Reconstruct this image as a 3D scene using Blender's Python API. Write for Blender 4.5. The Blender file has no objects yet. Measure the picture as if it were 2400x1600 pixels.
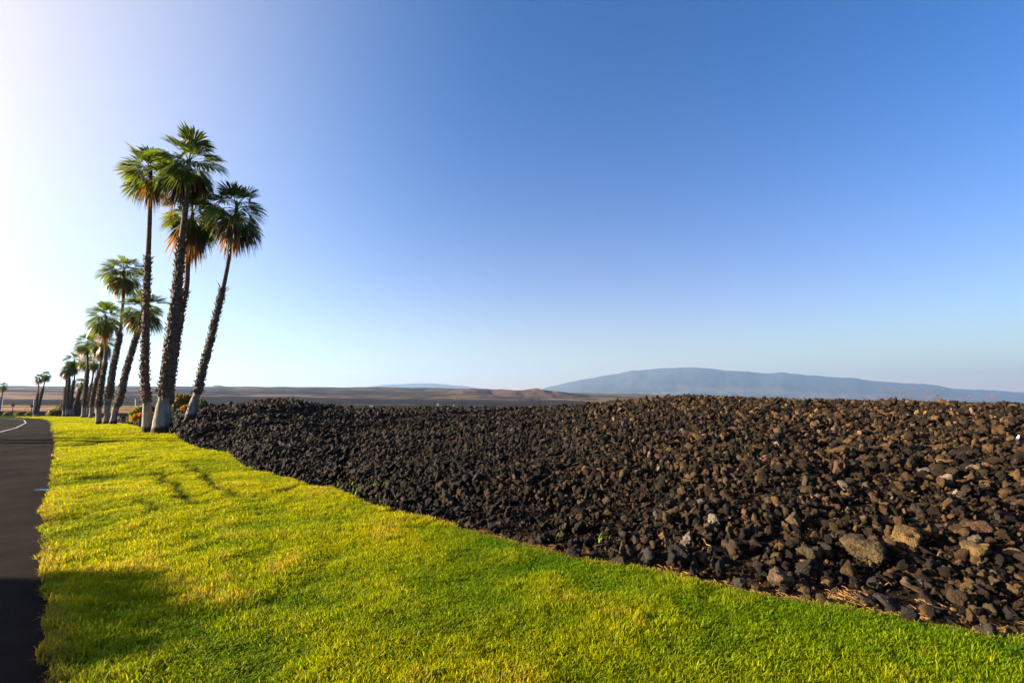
import bpy, math, random
import numpy as np
R = math.radians
random.seed(7); rng = np.random.default_rng(7)
sc = bpy.context.scene
C = sc.collection
# ------------------------------------------------------------------ camera model
F = 17 / 36 * 2400; PITCH = math.atan(137 / F); EYE = 1.55
SUN_EL, SUN_AZ = 14.0, -90.0           # azimuth measured from +Y (view axis) to the right
cp, sp = math.cos(PITCH), math.sin(PITCH)
def ray(px, py):
    u, v = (px - 1200) / F, (800 - py) / F
    return np.array([u, cp - v * sp, sp + v * cp])
def at(px, py, Y):
    d = ray(px, py); return d * (Y / d[1]) + np.array([0, 0, EYE])
# ------------------------------------------------------------------ numpy noise
def _h(i, j, s):
    n = (i * 374761393 + j * 668265263 + s * 974634777) & 0xffffffff
    n = ((n ^ (n >> 13)) * 1274126177) & 0xffffffff
    return ((n ^ (n >> 16)) & 0xffff) / 65535.0
def noise(x, y, s=0):
    x = np.asarray(x, float); y = np.asarray(y, float)
    xi = np.floor(x).astype(np.int64); yi = np.floor(y).astype(np.int64)
    fx = x - xi; fy = y - yi; fx = fx * fx * (3 - 2 * fx); fy = fy * fy * (3 - 2 * fy)
    a = _h(xi, yi, s); b = _h(xi + 1, yi, s); c = _h(xi, yi + 1, s); d = _h(xi + 1, yi + 1, s)
    return (a * (1 - fx) + b * fx) * (1 - fy) + (c * (1 - fx) + d * fx) * fy - 0.5
def fbm(x, y, s=0, o=4):
    t = 0; a = 1
    for k in range(o):
        t = t + a * noise(x * 2 ** k, y * 2 ** k, s + k * 17); a *= .5
    return t
def sstep(a, b, x):
    t = np.clip((x - a) / (b - a), 0, 1); return t * t * (3 - 2 * t)
# ------------------------------------------------------------------ terrain
GR = [0, 24, 31, 52, 100, 131, 177, 270]; GZ = [0, 0, .09, -.5, -1.2, -1.75, -2.65, -3.4]
def gbase(x, y):
    r = np.hypot(x, y); return np.interp(r, GR, GZ)
def und(x, y):
    r = np.hypot(x, y)
    return (noise(x / 2.3, y / 2.3, 3) * .032 + noise(x / .7, y / .7, 4) * .018) * np.clip(1.2 - r / 90, .2, 1)
def hit(px, py):
    d = ray(px, py); a, b = .5, 900.
    f = lambda t: EYE + d[2] * t - float(gbase(d[0] * t, d[1] * t))
    ts = np.geomspace(.5, 900, 400); last = .5
    for t in ts:
        if f(t) < 0:
            a, b = last, t; break
        last = t
    for _ in range(40):
        m = (a + b) / 2
        if f(m) < 0: b = m
        else: a = m
    return np.array([d[0] * b, d[1] * b])
LAVA_PX = [(2400,1505),(2300,1497),(2230,1480),(2100,1455),(2000,1440),(1850,1415),(1730,1395),(1600,1366),(1500,1340),(1400,1330),
    (1300,1305),(1200,1278),(1100,1247),(1000,1222),(930,1210),(880,1195),(830,1172),(780,1151),(720,1143),(650,1120),(600,1110),
    (560,1090),(540,1068),(508,1060),(462,1055),(432,1040),(414,1026),(392,1013),(330,1006),(300,996),(266,992),(224,979),
    (200,978),(131,977.6),(115,974.6),(78,975),(61,973),(30,974.4),(0,974.4)]
ROAD_PX = [(118,1600),(114,1500),(110,1400),(104,1330),(105,1280),(105,1230),(115,1170),(125,1120),(136,1060),(131,1028),(126,1005),
    (124,989),(105,982.6),(60,979.4),(0,977.3),(-60,976.2)]
lava = np.array([hit(*p) for p in LAVA_PX])
road = np.array([hit(*p) for p in ROAD_PX])
az = lambda p: np.arctan2(p[..., 0], p[..., 1])
# extend the lava edge to the right of the picture
dv = lava[0] - lava[3]; dv = dv / np.hypot(*dv)
ext = np.array([lava[0] + dv * k + np.array([0, -.02 * k * k]) for k in (9, 5, 2.5, 1)])
lava_x = np.vstack([ext, lava])
L_az, L_r = az(lava_x), np.hypot(lava_x[:, 0], lava_x[:, 1])
o = np.argsort(L_az); LA, LR = L_az[o], L_r[o]
def r_edge(a):
    return np.interp(a, LA, LR)
# jittered lawn edge so it is not too clean
def r_edge_j(a, x, y):
    return r_edge(a) * (1 + .0) + noise(x / .35, y / .35, 9) * .10
road_r = np.hypot(road[:, 0], road[:, 1]); road_a = az(road)
def a_road(r):
    return np.interp(r, road_r, road_a)
RID = np.array([[-400,955,36],[300,962,40],[450,957,38],[540,954,37],[600,946,37],[655,942,37],[700,945,37],[760,953,36],[830,960,34],[900,957,31],[1000,960,28],[1100,961,26],
    [1250,960,22],[1350,954,19],[1450,943,16.5],[1550,934,15],[1620,931,14.5],[1700,934,14],[1800,939,13],[2000,944,11.5],[2150,949,10.5],[2300,953,9.6],[2400,957,9.2],[3200,975,6.5]], float)
def mound(x, y):
    a = np.arctan2(x, y); r = np.hypot(x, y); ac = np.clip(a, -.80, 1.0); px = 1200 + F * np.tan(ac)
    re = r_edge(np.clip(a, LA[0], LA[-1])); Y = np.interp(px, RID[:, 0], RID[:, 2]); yp = np.interp(px, RID[:, 0], RID[:, 1])
    rr = Y / np.cos(ac); zr = EYE + (937 - yp) / F * Y
    zr = zr - np.interp(rr, GR, GZ) - .05
    s = r - re; sr = np.maximum(rr - re, 1.5)
    amp = sstep(300, 470, px)
    zr = zr * amp + (1 - amp) * .35
    t = np.clip((s - .25) / sr, 0, 1)
    up = zr * (.82 * (1 - (1 - t) ** 2.0) + .18 * np.clip(t, 0, 1))
    fall = 1 - sstep(0, 1, (s - sr * 1.05) / 30)
    m = np.where(s > .25, up * fall, 0)
    bump = (fbm(x / 3.1, y / 3.1, 21, 3) * .22 + fbm(x / .9, y / .9, 31, 2) * .09) * np.clip((s - .25) / 1.2, 0, 1) * (1 - .8 * sstep(.6, 1., t)) * np.clip(2 - r / 60, .0, 1)
    inside = (a > LA[0]) & (s > 0)
    return np.where(inside, m + bump, 0), s
FAR_PX = np.array([-100, 450, 1000, 1300, 2500.])
FAR_R = np.array([300, 700, 1500, 3000, 5000, 7500, 10000, 24000.])
FAR_Y = np.array([[966,966,966,968,970],[958,958,960,962,967],[946,948,952,955,963],[930,934,941,948,958],[918,922,928,935,955],
                  [908,911,914,922,952],[904.5,905.5,908,919,949.5],[921,922,924,931,943.5]])
RQ_N = [0, 300, 560, 1000, 1700, 2600, 3700, 5000, 24000]; RQ_O = [0, 300, 700, 1500, 3000, 5000, 7500, 10000, 24000]
def rq(r): return np.interp(r, RQ_N, RQ_O)
def farz(a, r):
    rt = r; r = rq(r)
    ac = np.clip(a, -.85, .85); px = np.clip(1200 + F * np.tan(ac), -100, 2500)
    lr = np.log(np.clip(r, 300, 24000)); cols = np.array([np.interp(lr, np.log(FAR_R), FAR_Y[:, k]) for k in range(5)])
    i = np.clip(np.searchsorted(FAR_PX, px) - 1, 0, 3); t = (px - FAR_PX[i]) / (FAR_PX[i + 1] - FAR_PX[i])
    idx = np.arange(px.size).reshape(px.shape); cf = cols.reshape(5, -1); ii = i.ravel(); jj = np.arange(ii.size)
    yp = (cf[ii, jj] * (1 - t.ravel()) + cf[ii + 1, jj] * t.ravel()).reshape(px.shape)
    Y = rt * np.cos(ac)
    n = fbm(a * 30, np.log(np.maximum(r, 1)) * 9, 51, 4)
    yp = yp + n * 2.2 * sstep(500, 2500, r)
    # red cinder hills in the middle distance
    hill = sstep(1030, 1090, px) * (1 - sstep(1285, 1385, px)) * np.exp(-((r - 6200) / 1100) ** 2)
    yp = yp - hill * (12 + 8 * noise(px / 55, r / 900, 61) + 4 * noise(px / 17, r / 400, 62))
    kn = np.exp(-((px - 515) / 14) ** 2) * np.exp(-((r - 9500) / 700) ** 2)
    yp = yp - kn * 4
    return EYE + (937 - yp) / F * Y
def lawnmask(x, y):
    a = np.arctan2(x, y); r = np.hypot(x, y)
    re = r_edge(np.clip(a, LA[0], LA[-1]))
    m = 1 - sstep(-.02, .10, r - re)
    return m
def ground(x, y):
    x = np.asarray(x, float); y = np.asarray(y, float)
    a = np.arctan2(x, y); r = np.hypot(x, y)
    m, s = mound(x, y)
    near = gbase(x, y) + und(x, y) + m
    w = sstep(90, 330, r)
    z = near * (1 - w) + farz(a, np.maximum(r, 300)) * (r / np.maximum(r, 300)) ** 0 * w
    return z
# ------------------------------------------------------------------ helpers
def tag(o, label=None, cat=None, group=None, kind=None):
    if label: o['label'] = label
    if cat: o['category'] = cat
    if group: o['group'] = group
    if kind: o['kind'] = kind
    return o
def mesh(name, V, Fs, mat=None, parent=None, smooth=False, cols=None, loc=None, colname='tint'):
    me = bpy.data.meshes.new(name)
    V = np.asarray(V, np.float32).reshape(-1, 3)
    if isinstance(Fs, np.ndarray):
        n, k = Fs.shape
        me.vertices.add(len(V)); me.vertices.foreach_set('co', V.ravel())
        me.loops.add(n * k); me.loops.foreach_set('vertex_index', Fs.astype(np.int32).ravel())
        me.polygons.add(n); me.polygons.foreach_set('loop_start', (np.arange(n) * k).astype(np.int32))
        me.polygons.foreach_set('loop_total', np.full(n, k, np.int32)); me.update(calc_edges=True); me.validate()
    else:
        me.from_pydata(V.tolist(), [], Fs); me.update()
    if cols is not None:
        c = np.asarray(cols, np.float32).reshape(-1, 3); c = np.hstack([c, np.ones((len(c), 1), np.float32)])
        at_ = me.color_attributes.new(colname, 'FLOAT_COLOR', 'POINT'); at_.data.foreach_set('color', c.ravel())
    if smooth: me.polygons.foreach_set('use_smooth', np.ones(len(me.polygons), bool))
    if mat: me.materials.append(mat)
    ob = bpy.data.objects.new(name, me); C.objects.link(ob)
    if parent: ob.parent = parent
    if loc is not None: ob.location = [float(v) for v in loc]
    return ob
def empty(name, loc, label, cat, group=None):
    e = bpy.data.objects.new(name, None); C.objects.link(e); e.location = [float(v) for v in loc]; e.empty_display_size = .3
    return tag(e, label, cat, group)
def newmat(name):
    m = bpy.data.materials.new(name); m.use_nodes = True; nt = m.node_tree
    b = nt.nodes['Principled BSDF']; b.inputs['Specular IOR Level'].default_value = .25
    return m, nt, b
def N(nt, t, **kw):
    n = nt.nodes.new(t)
    for k, v in kw.items():
        if k.startswith('i_'): n.inputs[k[2:].replace('_', ' ')].default_value = v
        else: setattr(n, k, v)
    return n
def ramp(nt, stops, src):
    r = N(nt, 'ShaderNodeValToRGB'); e = r.color_ramp.elements
    while len(e) < len(stops): e.new(.5)
    for k, (p, c) in enumerate(stops):
        e[k].position = p; e[k].color = (*c, 1) if len(c) == 3 else c
    nt.links.new(src, r.inputs[0]); return r
def mixc(nt, a, b, f, mode='MIX'):
    m = N(nt, 'ShaderNodeMix', data_type='RGBA', blend_type=mode)
    for k, v in ((0, f), (6, a), (7, b)):
        if hasattr(v, 'is_linked') or hasattr(v, 'links'): nt.links.new(v, m.inputs[k])
        elif isinstance(v, (int, float)): m.inputs[k].default_value = v
        else: m.inputs[k].default_value = (*v, 1)
    return m.outputs[2]
def bump(nt, b, h, s, d=.02):
    bp = N(nt, 'ShaderNodeBump', i_Strength=s, i_Distance=d); nt.links.new(h, bp.inputs['Height']); nt.links.new(bp.outputs[0], b.inputs['Normal'])
def leafmat(name, attr_type=None, col=(.1, .2, .02), trans=.45, rough=.45, spec=.3, var=.25, tcol=(1., 1., .55)):
    m, nt, b = newmat(name); L = nt.links
    if attr_type == 'inst':
        a = N(nt, 'ShaderNodeAttribute', attribute_type='INSTANCER', attribute_name='tint'); c = a.outputs['Color']
        v = N(nt, 'ShaderNodeAttribute', attribute_name='tint'); c = mixc(nt, c, v.outputs['Color'], 1., 'MULTIPLY')
    elif attr_type == 'vert':
        a = N(nt, 'ShaderNodeAttribute', attribute_name='tint'); c = a.outputs['Color']
    else:
        rgb = N(nt, 'ShaderNodeRGB'); rgb.outputs[0].default_value = (*col, 1); c = rgb.outputs[0]
    b.inputs['Roughness'].default_value = rough; b.inputs['Specular IOR Level'].default_value = spec
    L.new(c, b.inputs['Base Color'])
    tr = N(nt, 'ShaderNodeBsdfTranslucent'); tc = mixc(nt, c, tcol, 1., 'MULTIPLY'); tb = N(nt, 'ShaderNodeMix', data_type='RGBA', blend_type='MULTIPLY')
    L.new(tc, tr.inputs[0])
    mx = N(nt, 'ShaderNodeMixShader'); mx.inputs[0].default_value = trans; L.new(b.outputs[0], mx.inputs[1]); L.new(tr.outputs[0], mx.inputs[2])
    nt.nodes.remove(tb)
    L.new(mx.outputs[0], nt.nodes['Material Output'].inputs[0]); return m
def gridfaces(nr, nc):
    i, j = np.meshgrid(np.arange(nr - 1), np.arange(nc - 1), indexing='ij'); a = (i * nc + j).ravel()
    return np.stack([a, a + 1, a + nc + 1, a + nc], 1)
# ------------------------------------------------------------------ materials
def m_ground():
    m, nt, b = newmat('ground'); L = nt.links
    a = N(nt, 'ShaderNodeAttribute', attribute_name='tint'); tc = N(nt, 'ShaderNodeTexCoord')
    n1 = N(nt, 'ShaderNodeTexNoise', i_Scale=9., i_Detail=8.); n2 = N(nt, 'ShaderNodeTexNoise', i_Scale=60., i_Detail=6.)
    n3 = N(nt, 'ShaderNodeTexNoise', i_Scale=.012, i_Detail=10., i_Roughness=.7)
    for n in (n1, n2, n3): L.new(tc.outputs['Object'], n.inputs['Vector'])
    r1 = ramp(nt, [(.3, (.55, .55, .55)), (.7, (1.4, 1.4, 1.4))], n1.outputs[0]); r3 = ramp(nt, [(.35, (.6, .6, .6)), (.65, (1.35, 1.35, 1.35))], n3.outputs[0])
    c = mixc(nt, a.outputs['Color'], r1.outputs[0], .8, 'MULTIPLY'); c = mixc(nt, c, r3.outputs[0], .9, 'MULTIPLY')
    L.new(c, b.inputs['Base Color']); b.inputs['Roughness'].default_value = 1.; b.inputs['Specular IOR Level'].default_value = 0
    bump(nt, b, n2.outputs[0], .7, .03); return m
def m_road():
    m, nt, b = newmat('asphalt'); L = nt.links; tc = N(nt, 'ShaderNodeTexCoord')
    n1 = N(nt, 'ShaderNodeTexNoise', i_Scale=.5, i_Detail=6., i_Roughness=.6); n2 = N(nt, 'ShaderNodeTexNoise', i_Scale=110., i_Detail=4.)
    v = N(nt, 'ShaderNodeTexVoronoi', i_Scale=190.)
    sp_ = N(nt, 'ShaderNodeTexVoronoi', i_Scale=7.)
    for n in (n1, n2, v, sp_): L.new(tc.outputs['Object'], n.inputs['Vector'])
    r1 = ramp(nt, [(.3, (.008, .0065, .006)), (.68, (.030, .0245, .0235))], n1.outputs[0])
    r2 = ramp(nt, [(.3, (.6, .6, .6)), (.75, (1.6, 1.55, 1.5))], n2.outputs[0])
    r3 = ramp(nt, [(0, (1, 1, 1)), (.032, (1, 1, 1)), (.04, (0, 0, 0))], sp_.outputs['Distance'])
    c = mixc(nt, r1.outputs[0], r2.outputs[0], .8, 'MULTIPLY'); c = mixc(nt, c, (.16, .13, .1), r3.outputs[0])
    L.new(c, b.inputs['Base Color']); b.inputs['Roughness'].default_value = .9; b.inputs['Specular IOR Level'].default_value = .01; bump(nt, b, v.outputs['Distance'], .6, .006); return m
def m_lawn():
    m, nt, b = newmat('turf_soil'); L = nt.links; tc = N(nt, 'ShaderNodeTexCoord')
    n1 = N(nt, 'ShaderNodeTexNoise', i_Scale=2.2, i_Detail=8.); n2 = N(nt, 'ShaderNodeTexNoise', i_Scale=45., i_Detail=5.)
    for n in (n1, n2): L.new(tc.outputs['Object'], n.inputs['Vector'])
    r1 = ramp(nt, [(.3, (.03, .05, .004)), (.7, (.07, .08, .006))], n1.outputs[0]); r2 = ramp(nt, [(.3, (.5, .5, .5)), (.7, (1.3, 1.2, 1.))], n2.outputs[0])
    L.new(mixc(nt, r1.outputs[0], r2.outputs[0], .8, 'MULTIPLY'), b.inputs['Base Color']); b.inputs['Roughness'].default_value = 1.; b.inputs['Specular IOR Level'].default_value = 0
    bump(nt, b, n2.outputs[0], 1., .05); return m
def m_rock(name, inst):
    m, nt, b = newmat(name); L = nt.links; tc = N(nt, 'ShaderNodeTexCoord')
    if inst: s = N(nt, 'ShaderNodeAttribute', attribute_type='INSTANCER', attribute_name='tint').outputs['Color']
    else: s = N(nt, 'ShaderNodeObjectInfo').outputs['Color']
    n1 = N(nt, 'ShaderNodeTexNoise', i_Scale=1.6, i_Detail=8., i_Roughness=.65); v = N(nt, 'ShaderNodeTexVoronoi', i_Scale=7.); n2 = N(nt, 'ShaderNodeTexNoise', i_Scale=9., i_Detail=6.)
    for n in (n1, n2, v): L.new(tc.outputs['Object'], n.inputs['Vector'])
    r1 = ramp(nt, [(.3, (.55, .55, .58)), (.5, (1, 1, 1)), (.72, (1.6, 1.5, 1.35))], n1.outputs[0])
    r2 = ramp(nt, [(.0, (.35, .35, .35)), (.25, (1, 1, 1))], v.outputs['Distance'])
    c = mixc(nt, s, r1.outputs[0], .9, 'MULTIPLY'); c = mixc(nt, c, r2.outputs[0], .6, 'MULTIPLY'); L.new(c, b.inputs['Base Color'])
    b.inputs['Roughness'].default_value = .8; b.inputs['Specular IOR Level'].default_value = .18
    h = N(nt, 'ShaderNodeMath', operation='ADD'); L.new(r2.outputs[0], h.inputs[0]); L.new(n2.outputs[0], h.inputs[1])
    bump(nt, b, h.outputs[0], .6, .08); return m
def m_noise(name, c1, c2, scale, rough=.85, bs=.5, bd=.03, stretch=(1, 1, 1)):
    m, nt, b = newmat(name); L = nt.links; tc = N(nt, 'ShaderNodeTexCoord'); mp = N(nt, 'ShaderNodeMapping'); mp.inputs['Scale'].default_value = stretch
    L.new(tc.outputs['Object'], mp.inputs[0]); n1 = N(nt, 'ShaderNodeTexNoise', i_Scale=scale, i_Detail=8., i_Roughness=.65); L.new(mp.outputs[0], n1.inputs['Vector'])
    L.new(ramp(nt, [(.32, c1), (.68, c2)], n1.outputs[0]).outputs[0], b.inputs['Base Color']); b.inputs['Roughness'].default_value = rough
    if bs: bump(nt, b, n1.outputs[0], bs, bd)
    return m
M_ground = m_ground(); M_road = m_road(); M_lawn = m_lawn(); M_rock = m_rock('lava_rock', False); M_rockI = m_rock('lava_rubble', True)
M_grass = leafmat('grass_blade', 'inst', trans=.5, rough=.55, spec=.10, tcol=(1.15, 1.15, .4))
M_frond = leafmat('palm_frond', 'vert', trans=.45, rough=.4, spec=.4, tcol=(1.5, 1.3, .5))
M_leaf = leafmat('shrub_leaf', 'vert', trans=.35, rough=.5, spec=.3, tcol=(1.3, 1.15, .4))
M_straw = leafmat('straw', None, (.30, .165, .06), trans=.3, rough=.6, spec=.2, tcol=(1.2, 1, .7))
M_reed = leafmat('reed', None, (.28, .10, .07), trans=.3, rough=.6, spec=.2)
M_trunk = m_noise('palm_trunk', (.06, .038, .025), (.17, .115, .08), 3., .85, .6, .03, (1, 1, 5))
M_basegrey = m_noise('palm_base', (.035, .025, .018), (.33, .28, .24), 4.0, .8, .5, .02, (1.5, 1.5, .5))
def m_foot():
    m, nt, b = newmat('palm_base'); L = nt.links; tc = N(nt, 'ShaderNodeTexCoord'); mp = N(nt, 'ShaderNodeMapping'); mp.inputs['Scale'].default_value = (1.6, 1.6, .45); L.new(tc.outputs['Object'], mp.inputs[0])
    n1 = N(nt, 'ShaderNodeTexNoise', i_Scale=5., i_Detail=9., i_Roughness=.7); n2 = N(nt, 'ShaderNodeTexNoise', i_Scale=1.3, i_Detail=5., i_Roughness=.6); L.new(mp.outputs[0], n1.inputs['Vector']); L.new(tc.outputs['Object'], n2.inputs['Vector'])
    c1 = ramp(nt, [(.32, (.10, .078, .062)), (.6, (.27, .23, .20))], n1.outputs[0]).outputs[0]; c2 = ramp(nt, [(.50, (0, 0, 0)), (.60, (1, 1, 1))], n2.outputs[0]).outputs[0]
    c = mixc(nt, c1, (.05, .032, .02), c2)
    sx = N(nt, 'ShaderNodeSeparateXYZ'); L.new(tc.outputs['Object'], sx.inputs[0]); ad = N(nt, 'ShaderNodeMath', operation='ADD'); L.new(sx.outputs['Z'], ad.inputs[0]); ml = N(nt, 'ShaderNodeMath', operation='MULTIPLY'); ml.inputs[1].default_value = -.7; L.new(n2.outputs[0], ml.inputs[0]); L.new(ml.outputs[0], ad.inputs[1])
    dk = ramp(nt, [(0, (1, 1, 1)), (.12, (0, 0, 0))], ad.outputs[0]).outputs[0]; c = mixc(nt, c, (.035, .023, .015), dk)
    L.new(c, b.inputs['Base Color']); b.inputs['Roughness'].default_value = .9; bump(nt, b, n1.outputs[0], .8, .05); return m
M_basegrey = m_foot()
M_boot = m_noise('palm_boot', (.035, .023, .016), (.15, .10, .065), 6., .9, .6, .03)
M_bark = m_noise('shrub_bark', (.06, .045, .03), (.14, .1, .07), 8.)
M_white = m_noise('white_paint', (.62, .62, .58), (.8, .8, .76), 5., .6, 0)
M_line = m_noise('road_paint', (.25, .26, .28), (.55, .56, .6), 14., .6, 0)
M_blue = m_noise('blue_paint', (.03, .12, .45), (.06, .2, .6), 20., .6, 0)
M_wood = m_noise('pole_wood', (.06, .045, .035), (.13, .1, .08), 3.)
M_conc = m_noise('concrete', (.24, .23, .21), (.36, .34, .31), 3.)
M_roof = m_noise('roof_metal', (.2, .17, .15), (.3, .26, .23), 1.)
M_dark = m_noise('dark_metal', (.02, .02, .02), (.04, .04, .04), 3.)
M_paper = m_noise('paper', (.7, .7, .72), (.85, .85, .85), 5.)
# ------------------------------------------------------------------ ground sheet (one sheet to the horizon)
def build_ground():
    A = np.concatenate([np.radians(np.linspace(-180, -60, 40)[:-1]), np.radians(np.linspace(-60, 60, 900)), np.radians(np.linspace(60, 180, 40)[1:])])
    Rr = np.concatenate([[.05], np.geomspace(.6, 60, 330), np.geomspace(61.5, 24000, 330)])
    a, r = np.meshgrid(A, Rr); x = r * np.sin(a); y = r * np.cos(a); z = ground(x, y)
    # sink it a little under the lawn and road sheets
    sink = np.where((a < .9) & (a > -2.4), lawnmask(x, y), 0) * (1 - sstep(95, 110, r) * 0)
    z = z - .07 * np.where(r < 120, sink, 0) - np.where((a < -.74) & (a > -2.6) & (r < 130), .07, 0) * (1 - 0)
    px = 1200 + F * np.tan(np.clip(a, -.9, .9)); m, s = mound(x, y)
    r_true = r; r = rq(r)
    lr = np.log(np.maximum(r, 1)); nz = fbm(a * 26, lr * 22, 71, 5); nz2 = fbm(a * 9, lr * 30, 73, 4); ns = fbm(a * 160, lr * 60, 75, 4)
    D = np.array([.030, .024, .023]); T = np.array([.34, .21, .11]); G = np.array([.055, .05, .03]); RD = np.array([.11, .066, .052]); SO = np.array([.06, .033, .017])
    W = lambda r0, r1, e: sstep(r0, r0 * e, r) * (1 - sstep(r1 / e, r1, r))
    left = 1 - sstep(430, 520, px + nz * 120); tan = np.zeros_like(r)
    tan = np.maximum(tan, left * W(260, 1050, 1.25) * sstep(-.45, -.1, ns + nz * .6))
    tan = np.maximum(tan, (1 - sstep(560, 680, px)) * W(900, 1350, 1.2) * sstep(-.2, .1, nz + .1))
    tan = np.maximum(tan, (1 - sstep(180, 300, px + nz * 200)) * W(2300, 4300, 1.2) * sstep(-.25, .05, nz2))
    tan = np.maximum(tan, .9 * W(3600, 5400, 1.2) * sstep(.12, .3, nz2 + .22 * np.exp(-((px - 660) / 90) ** 2) + .2 * np.exp(-((px - 900) / 140) ** 2)))
    tan = np.maximum(tan, .45 * sstep(5200, 6800, r) * sstep(-.1, .25, nz))
    tan = np.maximum(tan, .4 * sstep(1100, 1300, px) * sstep(2500, 5000, r) * sstep(-.1, .2, nz2))
    tan = tan * (1 - .35 * sstep(430, 640, px))
    grn = sstep(-.1, .25, nz2) * np.clip(sstep(2800, 5500, r) * sstep(850, 1050, px) + .5 * sstep(5000, 8000, r) + .6 * left * W(850, 3000, 1.2), 0, 1)
    red = sstep(1030, 1090, px) * (1 - sstep(1300, 1390, px)) * np.exp(-((r - 5900) / 1000) ** 2)
    dark = (D * .4)[None, None] * (1 + .5 * nz[..., None]) + (np.array([.024, .018, .0185]) - D * .4) * sstep(200, 1200, r)[..., None]
    soil = (1 - sstep(.15, .55, s)) * (s > -.4) * (r < 60)
    c = dark * (1 - grn[..., None]) + G * grn[..., None]
    c = c * (1 - tan[..., None]) + T * tan[..., None]; c = c * (1 - red[..., None]) + RD * red[..., None]; c = c * (1 - soil[..., None]) + SO * soil[..., None]
    # thin pale tracks crossing the lava plain
    for k, (r0, w) in enumerate(((1500, 12), (1900, 12), (1180, 8))):
        rc = r0 * (1 + .25 * noise(a * 5, a * 0 + k, 81) + .06 * noise(a * 17, a * 0 + k, 82)); tr = np.exp(-((r - rc) / (w * 1.6)) ** 2) * (px > 650)
        c = c * (1 - tr[..., None] * .6) + np.array([.3, .26, .24]) * tr[..., None] * .6
    nr, nc = r.shape; V = np.stack([x, y, z], -1).reshape(-1, 3); Fa = gridfaces(nr, nc)[:, ::-1]
    tag(mesh('ground', V, Fa, M_ground, smooth=True, cols=c.reshape(-1, 3)), kind='structure')
build_ground()
# ------------------------------------------------------------------ lawn sheet
def lawn_z(x, y): return gbase(x, y) + und(x, y) + .025
def lawn_lr(r):
    """azimuth of the road side and of the lava side at distance r"""
    return a_road(r)
def build_lawn():
    # columns by azimuth, rows from camera out to the lava edge; left of the road edge is cut per row
    A = np.concatenate([np.linspace(R(-110), R(-48), 60)[:-1], np.linspace(R(-48), R(-20), 240)[:-1], np.linspace(R(-20), R(75), 260)])
    T = np.linspace(0, 1, 220); a, t = np.meshgrid(A, T); re = r_edge(np.clip(a, LA[0], LA[-1]))
    r = .6 * (re / .6) ** t
    ar = a_road(r)
    a2 = np.maximum(a, ar)           # collapse everything left of the road edge onto it
    x = r * np.sin(a2); y = r * np.cos(a2); Fa = gridfaces(*a.shape)[:, ::-1]
    V = np.stack([x, y, lawn_z(x, y)], -1).reshape(-1, 3)
    fa = a.reshape(-1)[Fa]; fr = ar.reshape(-1)[Fa]; keep = ~np.all(fa < fr, axis=1)
    tag(mesh('lawn', V, Fa[keep], M_lawn, smooth=True), kind='structure')
build_lawn()
# ------------------------------------------------------------------ road
def smooth_path(P, n):
    P = np.asarray(P, float); d = np.r_[0, np.cumsum(np.hypot(*np.diff(P, axis=0).T))]; t = np.linspace(0, 1, n) ** 1.6 * d[-1]
    return np.stack([np.interp(t, d, P[:, 0]), np.interp(t, d, P[:, 1])], 1)
dirn = road[9] - road[0]; dirn /= np.hypot(*dirn)
rp = np.vstack([road[0] - dirn * 12, road[0] - dirn * 1.0, road])
turn = road[-1] + np.array([[-25, 2], [-60, -4], [-110, -20]])
rp = np.vstack([rp, turn])
def offset_path(P, d):
    T = np.gradient(P, axis=0); k = np.ones(15) / 15
    T = np.stack([np.convolve(np.pad(T[:, i], 7, 'edge'), k, 'valid') for i in (0, 1)], 1); T /= np.hypot(T[:, 0], T[:, 1])[:, None]
    Nn = np.stack([-T[:, 1], T[:, 0]], 1); return P + Nn * d
def road_z(x, y): return gbase(x, y) + und(x, y) * .25 - .012
RP = smooth_path(rp, 420)
def strip(name, d0, d1, lift, mat, n=2, i0=0, i1=None, P=None):
    P = RP if P is None else P; rows = [offset_path(P, d)[i0:i1] for d in np.linspace(d0, d1, n)]
    G_ = np.stack(rows, 1); x, y = G_[..., 0], G_[..., 1]; V = np.stack([x, y, road_z(x, y) + lift], -1).reshape(-1, 3)
    return tag(mesh(name, V, gridfaces(len(rows[0]), n), mat, smooth=True), kind='structure')
# asphalt runs slightly under the turf edge
strip('road', -.25, 8.2, 0, M_road, 16)
strip('road_marking', 1.97, 2.06, .004, M_line)
strip('road_marking', 5.2, 5.32, .004, M_line, i0=250)
b0, b1 = hit(82, 1146), hit(119, 1145); bd = np.array([0, .05])
V = [(*(b0 - bd / 2), 0), (*(b1 - bd), 0), (*(b1 + bd), 0), (*(b0 + bd / 2), 0)]; V = [(v[0], v[1], float(road_z(v[0], v[1])) + .005) for v in V]
tag(mesh('road_marking', V, [(0, 1, 2, 3)], M_blue), kind='structure')
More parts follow.
